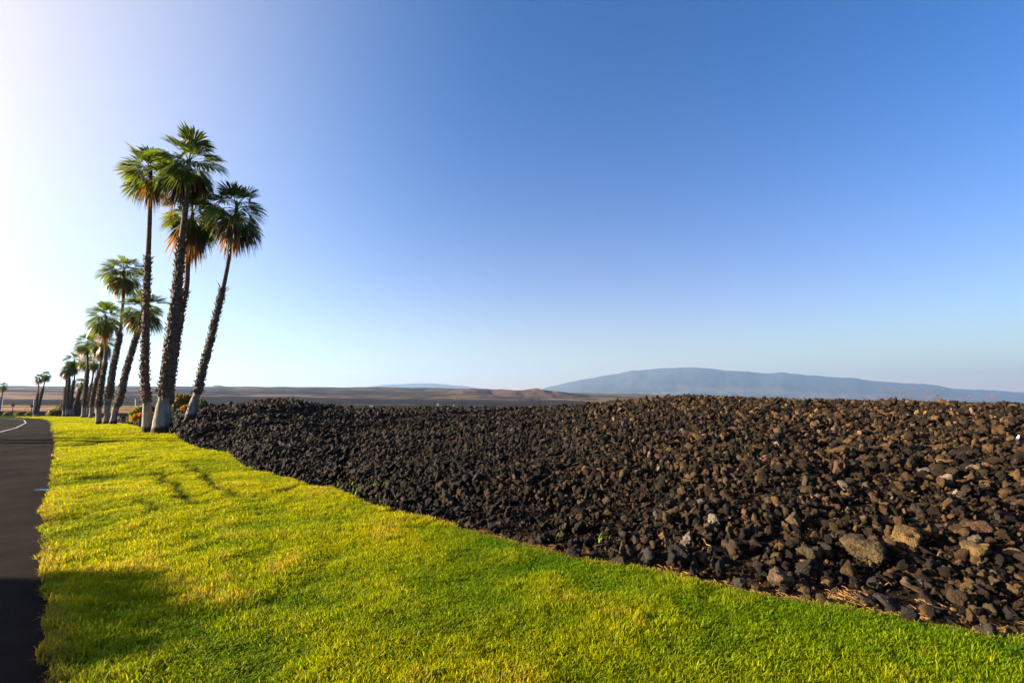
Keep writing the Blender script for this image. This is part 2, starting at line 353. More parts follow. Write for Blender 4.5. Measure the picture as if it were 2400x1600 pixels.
# ------------------------------------------------------------------ scattering (stuff only)
def scatter(name, P, rot, scl, pick, tint, protos):
    me = bpy.data.meshes.new(name); n = len(P); me.vertices.add(n); me.vertices.foreach_set('co', np.asarray(P, np.float32).ravel())
    for nm, ty, arr in (('rot', 'FLOAT_VECTOR', rot), ('scl', 'FLOAT_VECTOR', scl)):
        a_ = me.attributes.new(nm, ty, 'POINT'); a_.data.foreach_set('vector', np.asarray(arr, np.float32).ravel())
    a_ = me.attributes.new('pick', 'INT', 'POINT'); a_.data.foreach_set('value', np.asarray(pick, np.int32))
    a_ = me.attributes.new('tint', 'FLOAT_COLOR', 'POINT'); a_.data.foreach_set('color', np.hstack([np.asarray(tint, np.float32), np.ones((n, 1), np.float32)]).ravel())
    ob = bpy.data.objects.new(name, me); C.objects.link(ob)
    col = bpy.data.collections.new(name + '_shapes')
    for p in protos: col.objects.link(p)
    g = bpy.data.node_groups.new(name + '_scatter', 'GeometryNodeTree')
    g.interface.new_socket('Geometry', in_out='INPUT', socket_type='NodeSocketGeometry'); g.interface.new_socket('Geometry', in_out='OUTPUT', socket_type='NodeSocketGeometry')
    gi = g.nodes.new('NodeGroupInput'); go = g.nodes.new('NodeGroupOutput'); ip = g.nodes.new('GeometryNodeInstanceOnPoints'); ci = g.nodes.new('GeometryNodeCollectionInfo')
    ci.inputs['Collection'].default_value = col; ci.inputs['Separate Children'].default_value = True; ci.inputs['Reset Children'].default_value = True
    def na(nm, ty):
        q = g.nodes.new('GeometryNodeInputNamedAttribute'); q.data_type = ty; q.inputs['Name'].default_value = nm; return q.outputs['Attribute']
    e = g.nodes.new('FunctionNodeEulerToRotation'); l = g.links.new
    l(gi.outputs[0], ip.inputs['Points']); l(ci.outputs[0], ip.inputs['Instance']); ip.inputs['Pick Instance'].default_value = True
    l(na('pick', 'INT'), ip.inputs['Instance Index']); l(na('rot', 'FLOAT_VECTOR'), e.inputs[0]); l(e.outputs[0], ip.inputs['Rotation']); l(na('scl', 'FLOAT_VECTOR'), ip.inputs['Scale'])
    l(ip.outputs[0], go.inputs[0])
    md = ob.modifiers.new('scatter', 'NODES'); md.node_group = g
    return ob
def proto(name, V, Fs, mat, cols=None, smooth=False):
    ob = mesh(name, V, Fs, mat, cols=cols, smooth=smooth); C.objects.unlink(ob); return ob
# ---- grass tufts
def tuft(seed, nb, rad, hh, w, lean):
    rg = np.random.default_rng(seed); V = []; Fs = []; Cc = []
    for k in range(nb):
        a = rg.uniform(0, 6.283); q = rad * math.sqrt(rg.uniform()); bx, by = q * math.cos(a), q * math.sin(a)
        h = hh * rg.uniform(.55, 1.25); d = rg.uniform(0, 6.283); ln = lean * rg.uniform(.2, 1.3); wd = w * rg.uniform(.7, 1.2)
        dx, dy = math.cos(d), math.sin(d); sx, sy = -dy, dx; b = len(V); br = rg.uniform(.75, 1.25); yl = rg.uniform(0, 1) ** 3
        for j, t in enumerate((0, .45, .8, 1)):
            off = ln * h * t * t; z = h * t * (1 - .35 * ln * t); ww = wd * (.8, 1, .7, .05)[j] / 2
            V += [(bx + dx * off - sx * ww, by + dy * off - sy * ww, z), (bx + dx * off + sx * ww, by + dy * off + sy * ww, z)]
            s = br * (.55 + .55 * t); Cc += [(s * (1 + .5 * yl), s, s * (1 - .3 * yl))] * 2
        for j in range(3): Fs.append((b + 2 * j, b + 2 * j + 1, b + 2 * j + 3, b + 2 * j + 2))
    return V, np.array(Fs), Cc
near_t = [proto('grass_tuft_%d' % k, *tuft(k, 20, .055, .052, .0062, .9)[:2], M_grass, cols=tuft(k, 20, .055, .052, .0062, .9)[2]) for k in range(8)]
def build_grass():
    P = []; 
    zones = [(1.0, 6, 1300, .85), (6, 12, 750, 1.0), (12, 26, 260, 1.5), (26, 60, 70, 2.4), (60, 135, 16, 4.0)]
    X = []; S = []
    for r0, r1, dens, s in zones:
        amax = R(75); amin = R(-54); area = (amax - amin) * (r1 * r1 - r0 * r0) / 2; n = int(area * dens)
        a = rng.uniform(amin, amax, n); r = np.sqrt(rng.uniform(r0 * r0, r1 * r1, n)); x = r * np.sin(a); y = r * np.cos(a)
        re = r_edge(np.clip(a, LA[0], LA[-1])) + noise(x / .3, y / .3, 9) * .12
        ra = a_road(r); side = (a - ra) * r + noise(x / .22, y / .22, 12) * .07 + noise(x / 1.1, y / 1.1, 13) * .07
        ok = (r < re - .02 * s) & (side > .0)
        x, y, r = x[ok], y[ok], r[ok]; X.append(np.stack([x, y], 1)); S.append(np.full(len(x), s))
    XY = np.vstack(X); S = np.concatenate(S); x, y = XY.T; r = np.hypot(x, y); a = np.arctan2(x, y)
    # sod seams, and shadow streaks put in as the same thinner, lower, darkened turf
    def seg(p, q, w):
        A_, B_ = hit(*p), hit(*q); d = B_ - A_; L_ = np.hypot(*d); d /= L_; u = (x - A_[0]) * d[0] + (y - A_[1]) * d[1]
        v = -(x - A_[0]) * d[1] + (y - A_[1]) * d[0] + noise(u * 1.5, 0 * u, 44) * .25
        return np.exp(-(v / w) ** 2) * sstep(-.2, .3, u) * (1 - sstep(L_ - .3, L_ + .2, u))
    seam_shade = 0
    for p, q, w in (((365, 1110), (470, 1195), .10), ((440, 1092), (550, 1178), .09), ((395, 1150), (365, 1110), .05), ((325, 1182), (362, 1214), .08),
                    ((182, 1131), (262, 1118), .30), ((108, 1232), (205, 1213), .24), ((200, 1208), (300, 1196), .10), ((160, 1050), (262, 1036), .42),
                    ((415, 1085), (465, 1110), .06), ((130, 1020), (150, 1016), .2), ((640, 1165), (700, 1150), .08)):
        seam_shade = np.maximum(seam_shade, seg(p, q, w) * (.6 + .8 * (noise(x * 4, y * 4, 46) + .5)))
    seam_shade = np.clip(seam_shade, 0, 1)
    keep = rng.uniform(size=len(x)) > seam_shade * .9; 
    x, y, r, a, S, seam_shade = (v[keep] for v in (x, y, r, a, S, seam_shade)); n = len(x)
    p1 = fbm(x / 1.4, y / 1.4, 101, 4); p2 = fbm(x / .35, y / .35, 111, 3); p3 = noise(x / 4.5, y / 4.5, 121)
    hsc = (1 + .7 * p2 + .45 * p1) * (1 - .6 * seam_shade)
    yel = np.clip(.52 + .8 * p1 + .5 * p2 + .35 * p3 + .6 * np.clip((r - 5) / 16, 0, 1) - .45 * np.exp(-((x + 2.9) / .8) ** 2) * (r < 7) + .4 * np.exp(-((x + .9) / 1.2) ** 2 - ((y - 2.9) / .9) ** 2), 0, 1)[:, None]  # yellow share of tint; corner shadow partly put in as darker green
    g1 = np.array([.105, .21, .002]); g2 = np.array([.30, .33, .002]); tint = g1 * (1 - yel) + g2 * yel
    # dry brown turf at the road edge
    ra = a_road(r); side = (a - ra) * r; dry = np.clip(1 - side / .16, 0, 1) * .6 * sstep(-.1, .4, noise(x / .8, y / .8, 131) + .1) * (r < 60)
    re = r_edge(np.clip(a, LA[0], LA[-1])); dry = np.maximum(dry, np.clip(1 - (re - r) / .15, 0, 1) * .45)
    dry = np.maximum(dry, .4 * sstep(.35, .6, p2 + .4 * p1) * (r < 14))[:, None]
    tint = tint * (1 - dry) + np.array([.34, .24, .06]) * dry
    tint *= rng.uniform(.75, 1.25, (n, 1)) * (1 - .6 * seam_shade[:, None])
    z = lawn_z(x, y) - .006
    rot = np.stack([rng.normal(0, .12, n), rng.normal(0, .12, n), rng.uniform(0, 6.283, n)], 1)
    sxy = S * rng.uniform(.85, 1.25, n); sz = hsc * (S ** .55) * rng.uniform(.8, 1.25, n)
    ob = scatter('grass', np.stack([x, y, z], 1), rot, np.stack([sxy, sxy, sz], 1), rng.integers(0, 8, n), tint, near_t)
    tag(ob, 'bright yellow-green mown grass covering the whole verge between road and lava rock', 'grass', kind='stuff')
    print('grass tufts', n)
build_grass()
# ---- rocks
def ico(sub):
    import bmesh
    bm = bmesh.new(); bmesh.ops.create_icosphere(bm, subdivisions=sub, radius=1); bm.verts.ensure_lookup_table()
    V = np.array([v.co[:] for v in bm.verts]); Fs = np.array([[v.index for v in f.verts] for f in bm.faces]); bm.free(); return V, Fs
ICO3, ICO4 = ico(3), ico(4)
def n3(V, s, seed):
    return fbm(V[:, 0] * s + V[:, 2] * s * .7 + 31, V[:, 1] * s - V[:, 2] * s * .6 + 17, seed, 3) + fbm(V[:, 2] * s + 5, V[:, 0] * s * .8 - V[:, 1] * s * .5, seed + 7, 3)
def rockshape(seed, base, facets=9, rough=.25):
    rg = np.random.default_rng(seed); V, Fs = base; V = V.copy()
    for k in range(facets):     # cut planes give angular faces
        nrm = rg.normal(size=3); nrm /= np.linalg.norm(nrm); d = rg.uniform(.42, .85); q = V @ nrm - d
        V = V - np.outer(np.maximum(q, 0) * .92, nrm)
    nn = V / np.linalg.norm(V, axis=1)[:, None]
    V = V * (1 + rough * n3(V, 1.3, seed)[:, None] * .6) + nn * (n3(V, 3.4, seed + 3) * rough * .42 - np.abs(n3(V, 2.1, seed + 5)) * rough * .35)[:, None]
    V *= rg.uniform(.72, 1.1, 3); V /= np.abs(V).max(); return V, Fs
rock_p = [proto('rubble_shape_%02d' % k, *rockshape(300 + k, ICO3, 9 + k % 4, .5), M_rockI) for k in range(12)]
def rock_tint(x, y, n):
    a = np.arctan2(x, y); w = np.clip(sstep(R(-8), R(36), a + .25 * fbm(x / 2.5, y / 2.5, 141, 3)), 0, 1)[:, None]
    blk = np.array([.022, .013, .0075]); brn = np.array([.049, .027, .0108]); t = blk * (1 - w) + brn * w
    u = rng.uniform(size=(n, 1)); v = rng.uniform(size=(n, 1))
    t = np.where(u < .07, np.array([.07, .054, .042]) * (.6 + .6 * w), t); t = np.where((u > .95), np.array([.11, .066, .026]) * (.25 + .75 * w), t)
    t = np.where((u > .86) & (u < .93), np.array([.065, .034, .019]) * (.35 + .7 * w), t)
    return t * (.14 + 1.7 * v ** 2.6)
def build_rubble():
    XY = []; SC = []
    for r0, r1, dens, s0 in ((2.5, 7, 800, .022), (7, 13, 640, .026), (13, 22, 300, .034), (22, 36, 150, .048), (36, 60, 22, .09)):
        amin, amax = R(-44), R(64); n = int((amax - amin) * (r1 * r1 - r0 * r0) / 2 * dens)
        a = rng.uniform(amin, amax, n); r = np.sqrt(rng.uniform(r0 * r0, r1 * r1, n)); x = r * np.sin(a); y = r * np.cos(a); _, s = mound(x, y)
        px = 1200 + F * np.tan(np.clip(a, -.9, .9)); rr = np.interp(px, RID[:, 0], RID[:, 2]) / np.cos(np.clip(a, -.9, .9))
        u = rng.uniform(size=n); thin = np.where(s < .35, .30, np.where(s < .7, .75, 1.)) * np.where(r > rr * 1.12, .25, 1)
        ok = (s > .12) & (u < thin); x, y = x[ok], y[ok]; XY.append(np.stack([x, y], 1))
        q = rng.uniform(size=len(x)); sc_ = s0 * (.35 + .9 * q + 2.4 * q ** 8); SC.append(sc_)
    XY = np.vstack(XY); S = np.concatenate(SC); x, y = XY.T; n = len(x); z = ground(x, y)
    z = z + S * .25 + rng.uniform(0, 1, n) ** 2 * .08 - .015 + fbm(x / .16, y / .16, 161, 2) * .05
    rot = rng.uniform(0, 6.283, (n, 3)); scl = S[:, None] * rng.uniform(.5, 1.35, (n, 3))
    ob = scatter('lava_rubble', np.stack([x, y, z], 1), rot, scl, rng.integers(0, 12, n), rock_tint(x, y, n), rock_p)
    tag(ob, 'dark brown and black lava rubble heaped in a low mound beside the grass', 'lava rubble', kind='stuff'); print('rubble', n)
build_rubble()
# ---- the 300 rocks that show largest, each a thing
rock_me = []
for k in range(16):
    V, Fs = rockshape(500 + k, ICO4, 8 + k % 5, .5); ob = mesh('lava_rock', V, Fs, M_rock, smooth=(k % 4 == 0)); rock_me.append(ob.data); bpy.data.objects.remove(ob)
COL = {'charcoal': (.013, .0105, .009), 'dark grey': (.028, .022, .018), 'dark brown': (.029, .018, .010), 'ochre': (.085, .052, .02), 'tan': (.07, .047, .027), 'rusty red': (.065, .033, .019), 'pale grey': (.11, .09, .076), 'olive brown': (.05, .034, .016)}
def hit_g(px, py):
    d = ray(px, py); ts = np.geomspace(1.5, 80, 1500); x = d[0] * ts; y = d[1] * ts; z = EYE + d[2] * ts - ground(x, y); i = int(np.argmax(z < 0)) or 1
    return np.array([x[i], y[i], EYE + d[2] * ts[i]])
placed = []
def rock(px, py, wpx, hpx, col, label, seed=None, g='big rocks in the lava rubble'):
    k = len(placed); P = hit_g(px, py + hpx * .30); dist = P[1] * 1.0
    w = wpx / F * dist / 2 * 1.15; h = hpx / F * dist / 2 * 1.15
    ob = bpy.data.objects.new('lava_rock', rock_me[(k if seed is None else seed) % 16]); C.objects.link(ob)
    rg = random.Random(k * 7 + 1); ob.rotation_euler = (rg.uniform(-.5, .5), rg.uniform(-.5, .5), rg.uniform(0, 6.28))
    zx, zy = int(rg.uniform(0, 2)), 0
    ob.scale = (w * rg.uniform(.92, 1.08), w * rg.uniform(.85, 1.05), h)
    ob.location = (float(P[0]), float(P[1]), float(ground(P[0], P[1])) + h * .50); kk = rg.uniform(.85, 1.15); ob.color = (*[c * kk for c in COL[col]], 1)
    tag(ob, label, 'rock', g); placed.append((px, py, wpx)); return ob
BIG = [ # (px, py, w, h, colour, label)
 (2030,1292,90,72,'olive brown','big olive-brown boulder with black shadowed right side, above the straw clump'),
 (2128,1262,66,54,'ochre','curved ochre boulder in the right part of the rubble'),
 (2285,1292,66,58,'ochre','knobbly ochre boulder near the right picture edge, lower of two'),
 (2290,1240,64,30,'rusty red','long flat reddish rock near the right picture edge'),
 (1830,1362,56,56,'tan','pointed tan block standing at the grass edge beside the straw'),
 (1895,1296,60,56,'olive brown','brown rounded boulder in the dark pile left of the biggest boulder'),
 (1890,1330,60,50,'charcoal','charcoal boulder leaning below the brown one near the grass edge'),
 (1865,1225,44,46,'tan','cracked tan rock standing upright right of the pale grey rock'),
 (1676,1222,32,34,'pale grey','small pale pinkish grey rock alone amid dark rubble'),
 (1612,1262,32,30,'pale grey','pale bluish grey stone above the row of edge rocks'),
 (1590,1312,56,56,'charcoal','rounded charcoal boulder in the row at the grass edge'),
 (1516,1305,56,40,'dark grey','dark grey wide rock at the grass edge in the middle of the row'),
 (1725,1290,36,54,'dark brown','tall knobbly brown rock stack behind the edge row'),
 (1692,1345,30,52,'charcoal','tall narrow dark rock standing at the grass edge'),
 (1630,1340,28,48,'charcoal','slim dark upright rock with notch at the grass edge'),
 (1668,1322,20,34,'dark grey','thin grey upright stone behind the tall narrow edge rock'),
 (1642,1303,22,26,'dark brown','small brown block on top of the edge row'),
 (2078,1410,44,36,'dark grey','grey wedge rock right of the straw clump with black right face'),
 (2250,1405,38,44,'dark brown','brownish rock among grey stones low on the right'),
 (2265,1378,30,28,'ochre','small orange rounded stone above the brownish rock'),
 (1345,1300,36,40,'charcoal','black rock at the grass edge left of the middle'),
 (1270,1262,36,34,'charcoal','black knobbed rock at the grass edge behind dry grass'),
 (1165,1235,44,34,'charcoal','dark triangular rock at the grass edge with brown grass in front'),
 (1045,1172,38,40,'dark brown','tallest dark brown rock above the dry edge grass'),
 (1966,1100,36,44,'rusty red','reddish upright rock casting a dark shadow on the upper right slope'),
 (2056,995,28,18,'olive brown','pale olive-tan rock near the ridge below the reddish stalks'),
 (2340,950,26,12,'dark brown','low humped rock breaking the ridge line at far right'),
 (2340,1006,30,22,'olive brown','olive rock under the humped ridge rock at far right'),
 (1958,1262,30,26,'dark grey','grey stone just above and left of the biggest boulder'),
 (2130,1370,40,26,'tan','long pale tan rock lying diagonal below the biggest boulder'),
 (1940,1370,20,22,'ochre','small ochre stone directly above the straw clump'),
 (2380,1385,36,36,'ochre','ochre boulder cut by the right picture edge'),
 (1555,1258,26,22,'ochre','small ochre stone left of the pale bluish stone'),
 (660,942,16,9,'charcoal','black block crowning the far left hump of the ridge'),
 (775,1090,26,16,'tan','pale tan stone above the grass edge at left'),
]
for b in BIG: rock(*b)
def zone(px, py):
    h = 'far left' if px < 700 else 'left' if px < 1050 else 'middle left' if px < 1400 else 'middle' if px < 1700 else 'right' if px < 2050 else 'far right'
    return h
shapes = ['angular', 'rounded', 'flat', 'tall', 'knobbly', 'wedge-shaped', 'long low', 'cracked']
used = set(); rg0 = random.Random(11)
def edge_py(px):
    pts = sorted(LAVA_PX[:27]); return np.interp(px, [p[0] for p in pts], [p[1] for p in pts])
n_try = 0
while len(placed) < 300 and n_try < 20000:
    n_try += 1; px = rg0.uniform(470, 2400); e = edge_py(px); onedge = rg0.random() < .38
    top = np.interp(px, RID[:, 0], RID[:, 1])
    py = e - rg0.uniform(12, 46) if onedge else top + 25 + (e - top - 45) * rg0.random() ** .55
    if py < top + 18: continue
    depth = hit_g(px, py)[1]; size = (rg0.uniform(.08, .16) if onedge else rg0.uniform(.07, .12)) * (1 + .012 * depth)
    w = size / depth * F; 
    if w < 13: w = rg0.uniform(13, 17)
    w = min(w, 50)
    if any(abs(px - a) < (w + c) * .5 and abs(py - b) < (w + c) * .42 for a, b, c in placed): continue
    zn = zone(px, py); u = (px - 700) / 1700
    cs = ['charcoal', 'dark grey', 'dark brown', 'dark grey', 'charcoal'] if px < 1300 else ['dark brown', 'dark grey', 'charcoal', 'olive brown', 'dark brown'] if px < 1800 else ['olive brown', 'dark brown', 'rusty red', 'charcoal', 'tan', 'dark brown', 'olive brown', 'dark grey', 'dark brown']
    col = rg0.choice(cs); t = (e - py) / max(e - top, 1)
    ht = 'at the grass edge' if onedge else 'low on the slope' if t < .3 else 'halfway up the slope' if t < .62 else 'near the ridge'
    sh = None
    for s in rg0.sample(shapes, len(shapes)):
        if (s, col, zn, ht) not in used: sh = s; break
    if sh is None:
        for c2 in COL:
            for s in shapes:
                if (s, c2, zn, ht) not in used and (c2 in cs): sh, col = s, c2; break
            if sh: break
    if sh is None: continue
    used.add((sh, col, zn, ht))
    hh = w * {'angular': .9, 'rounded': .85, 'flat': .5, 'tall': 1.35, 'knobbly': .95, 'wedge-shaped': .8, 'long low': .55, 'cracked': 1.0}[sh]
    rock(px, py, w * (1.3 if sh == 'long low' else .8 if sh == 'tall' else 1), hh, col, '%s %s rock %s, %s of mound' % (sh, col, ht, zn + ' part'))
print('rocks', len(placed))
# ---- dry clippings along the lava edge
def straw_mesh(n, fn, L0, L1, w, seed, curl=.5, up=.25):
    rg = random.Random(seed); V = []; Fs = []
    for k in range(n):
        x, y, z, sc_ = fn(rg); L_ = rg.uniform(L0, L1) * sc_; d = rg.uniform(0, 6.283); dz = rg.uniform(-.1, up); c = rg.uniform(-curl, curl) * 3; w_ = w * sc_ * rg.uniform(.6, 1.2); b = len(V)
        for j in range(5):
            V += [(x, y, z), (x + w_ * .6, y - w_ * .3, z + w_)]
            x += math.cos(d) * L_ / 4; y += math.sin(d) * L_ / 4; z += dz * L_ / 4; d += c / 4; dz -= .18
        for j in range(4): Fs.append((b + 2 * j, b + 2 * j + 1, b + 2 * j + 3, b + 2 * j + 2))
    return np.array(V), np.array(Fs)
def edge_pt(rg):
    px = 560 + 1840 * rg.random() ** .8; a = math.atan((px - 1200) / F); r = float(r_edge(a)) + rg.uniform(-.02, .34); x, y = r * math.sin(a), r * math.cos(a)
    if fbm(np.array(x / .5), np.array(y / .5), 151, 2) < -.12: r -= .12
    return x, y, float(ground(x, y)) + rg.uniform(.0, .02), .6 + r / 9
V, Fs = straw_mesh(1700, edge_pt, .03, .11, .0022, 5)
tag(mesh('dry_grass', V, Fs, M_straw), 'brown dry grass clippings strewn on soil between lawn and rocks', 'dry grass', kind='stuff')
def clump(px, py, n, rad, label, L1=.2, h=.07):
    P = hit_g(px, py)
    def fn(rg):
        q = rad * rg.gauss(0, .5); w = rad * rg.gauss(0, .35); x, y = P[0] + q, P[1] + w; return x, y, float(ground(x, y)) + rg.uniform(.005, h) * math.exp(-(q * q + w * w) / (rad * rad)), 1
    V, Fs = straw_mesh(n, fn, .03, L1 * .6, .0025, int(px), 1.6, .5); V = V - P
    return tag(mesh('straw_clump', V, Fs, M_straw, loc=P), label, 'dry grass')
clump(1985, 1412, 260, .15, 'tangled clump of orange straw at the grass edge below the biggest boulder')
clump(1765, 1388, 50, .12, 'small straw wisps left of the pointed tan block', .12, .03)
clump(2165, 1420, 22, .10, 'thin looping dry grass stems right of the grey wedge rock', .16, .04)
clump(2330, 1470, 40, .14, 'loose straw on bare soil at the lower right picture edge', .16, .03)
clump(1420, 1300, 40, .16, 'pale straw wisps between rocks at the middle of the grass edge', .14, .04)
clump(765, 1098, 30, .28, 'little heap of orange straw beside the pale tan stone at left', .3, .05)
# ---- green weeds in the rubble
def weed(px, py, n, hgt, label, col=(.13, .26, .02), spread=.2):
    P = hit_g(px, py); rg = random.Random(int(px)); V = []; Fs = []; Cc = []
    for k in range(n):
        x, y = rg.gauss(0, spread), rg.gauss(0, spread * .6); z = float(ground(P[0] + x, P[1] + y)) - P[2]; d = rg.uniform(0, 6.28); ln = rg.uniform(.1, .8); h = hgt * rg.uniform(.4, 1.1); b = len(V); s = rg.uniform(.6, 1.4)
        for j, t in enumerate((0, .4, .75, 1)):
            o_ = ln * h * t * t; w = h * .055 * (1, 1, .6, .05)[j]
            V += [(x + math.cos(d) * o_ - math.sin(d) * w, y + math.sin(d) * o_ + math.cos(d) * w, z + h * t * (1 - .3 * ln * t)), (x + math.cos(d) * o_ + math.sin(d) * w, y + math.sin(d) * o_ - math.cos(d) * w, z + h * t * (1 - .3 * ln * t))]
            Cc += [tuple(c * s for c in col)] * 2
        for j in range(3): Fs.append((b + 2 * j, b + 2 * j + 1, b + 2 * j + 3, b + 2 * j + 2))
    return tag(mesh('weed', V, np.array(Fs), M_leaf, cols=Cc, loc=P), label, 'weed')
weed(865, 1152, 60, .12, 'bright green grass weed growing among rocks just above the grass edge', spread=.30)
weed(915, 1180, 30, .10, 'paler green weed lower right of the bright one at the rock edge', (.16, .24, .03), .22)
weed(815, 1140, 26, .15, 'sparse yellowish weed left of the bright green one', (.22, .24, .04), .2)
weed(540, 1062, 30, .15, 'grass weed creeping onto rocks at the notch of the lawn edge', (.16, .24, .02), .3)
weed(1308, 1268, 12, .12, 'single thin yellow-green tuft between black edge rocks', (.26, .25, .05), .04)
weed(2050, 1205, 8, .06, 'tiny lime green sprout above the curved ochre boulder', (.3, .35, .02), .02)
weed(1410, 1272, 8, .12, 'little green sprig left of the wide grey edge rock', (.18, .3, .03), .03)
# ---- reddish grass stalks on the ridge
def stalks(px0, px1, n, hpx, label, seed):
    rg = random.Random(seed); pm = (px0 + px1) / 2; Yr = float(np.interp(pm, RID[:, 0], RID[:, 2])) * 1.02; base = at(pm, 945, Yr); base[2] = float(ground(base[0], base[1])); V = []; Fs = []
    for k in range(n):
        px = rg.uniform(px0, px1); p = at(px, 945, Yr * rg.uniform(.98, 1.05)); x, y = p[0] - base[0], p[1] - base[1]; z = float(ground(p[0], p[1])) - base[2]; h = (hpx * rg.uniform(.35, 1.)) / F * Yr + .1; ln = rg.uniform(.15, .7); w = .0035; b = len(V)
        for j in range(5):
            t = j / 4; V += [(x + ln * h * t * t - w * (1.2 - t), y, z + h * t * (1 - .25 * ln * t)), (x + ln * h * t * t + w * (1.2 - t), y + .002, z + h * t * (1 - .25 * ln * t))]
            if j: Fs.append((b + 2 * j - 2, b + 2 * j - 1, b + 2 * j + 1, b + 2 * j))
        if rg.random() < .6:   # seed head
            cx, cz = x + ln * h, z + h * (1 - .25 * ln); b = len(V); s = .011
            V += [(cx - s, y, cz), (cx, y - s, cz + s), (cx + s, y, cz), (cx, y + s, cz - s), (cx, y, cz + 2.4 * s)]; Fs += [(b, b + 1, b + 4, b + 4 - 1), (b + 1, b + 2, b + 4, b + 4 - 1)]
    return tag(mesh('grass_stalks', V, [tuple(f) for f in Fs], M_reed, loc=base), label, 'tall grass', 'dry stalks on the ridge')
stalks(2055, 2085, 10, 34, 'leftmost few short reddish grass stalks on the right ridge', 1)
stalks(2085, 2135, 20, 50, 'tallest reddish grass stalks on the right ridge', 2)
stalks(2128, 2165, 12, 38, 'leaning reddish grass stalks right of the tallest ones on the ridge', 3)
stalks(2170, 2215, 16, 44, 'wispy reddish grass stalks on the ridge in the middle of their row', 4)
stalks(2216, 2270, 10, 22, 'short sparse grass stalks on the ridge toward far right', 5)
stalks(2285, 2325, 8, 20, 'last thin grass stalks before the humped ridge rock', 6)
# ---- litter
P = hit_g(2383, 1037); w = 22 / F * P[1]
V = [(-w, 0, 0), (-.3 * w, .02, .3 * w), (.1 * w, 0, .05 * w), (w, .03, .75 * w), (.4 * w, -.03, .0), (.1 * w, -.04, -.3 * w), (-.4 * w, -.03, -.2 * w)]
V2 = [(x, y + .03, z + .01) for x, y, z in V]; n7 = 7; Fs = [tuple(range(7)), tuple(reversed(range(7, 14)))] + [(i, i + 7, (i + 1) % 7 + 7, (i + 1) % 7) for i in range(7)]
o_ = tag(mesh('paper_scrap', V + V2, Fs, M_paper, loc=(P[0], P[1], P[2] + .05)), 'crumpled white paper scrap on the rubble at the right edge', 'litter'); o_.scale = (.5, .5, .5)
def twig(p0, p1, lab):
    a_, b_ = hit_g(*p0), hit_g(*p1); a_[2] += .05; b_[2] += .06; d = b_ - a_; n = 6; V = []; Fs = []
    for j in range(n):
        c = d * j / (n - 1) + np.array([0, 0, .015 * math.sin(j * 2.1)]); rr_ = .006 * (1.1 - j / n)
        for q in range(4): V.append((c[0], c[1] + rr_ * math.cos(q * 1.571), c[2] + rr_ * math.sin(q * 1.571)))
        if j: Fs += [(4 * j - 4 + q, 4 * j - 4 + (q + 1) % 4, 4 * j + (q + 1) % 4, 4 * j + q) for q in range(4)]
    return tag(mesh('twig', V, Fs, M_straw, loc=a_), lab, 'twig')
twig((2166, 1065), (2206, 1068), 'straight golden twig lying level on the upper right rubble')
twig((1646, 1275), (1672, 1302), 'pale thin twig slanting above the edge row of rocks')
twig((2095, 1272), (2130, 1279), 'straw-coloured twig beneath the curved ochre boulder')
twig((2058, 1385), (2092, 1386), 'bright yellow stem lying right above the grey wedge rock')
# ------------------------------------------------------------------ palms
def spline(P, n):
    P = np.asarray(P, float); k = len(P); Q = np.vstack([2 * P[0] - P[1], P, 2 * P[-1] - P[-2]]); out = []
    for u in np.linspace(0, k - 1 - 1e-6, n):
        i = int(u); t = u - i; p0, p1, p2, p3 = Q[i:i + 4]
        out.append(.5 * (2 * p1 + (p2 - p0) * t + (2 * p0 - 5 * p1 + 4 * p2 - p3) * t * t + (3 * p1 - p0 - 3 * p2 + p3) * t ** 3))
    return np.array(out)
def tube(P, rad, seg=14, wob=0, seed=0):
    n = len(P); th = np.linspace(0, 2 * np.pi, seg, endpoint=False); T = np.gradient(P, axis=0); T /= np.linalg.norm(T, axis=1)[:, None]
    U = np.cross(T, [0, 1, 0]); U /= np.linalg.norm(U, axis=1)[:, None]; W = np.cross(T, U)
    rr = rad[:, None] * (1 + wob * noise(np.arange(n)[:, None] * .9 + seed, th[None] * 2 + 0 * rad[:, None], seed) * 2)
    V = P[:, None] + (np.cos(th)[None, :, None] * U[:, None] + np.sin(th)[None, :, None] * W[:, None]) * rr[..., None]
    a, b = np.meshgrid(np.arange(n - 1), np.arange(seg), indexing='ij'); b2 = (b + 1) % seg
    Fs = np.stack([a * seg + b, a * seg + b2, (a + 1) * seg + b2, (a + 1) * seg + b], -1).reshape(-1, 4); return V.reshape(-1, 3), Fs, (T, U, W)
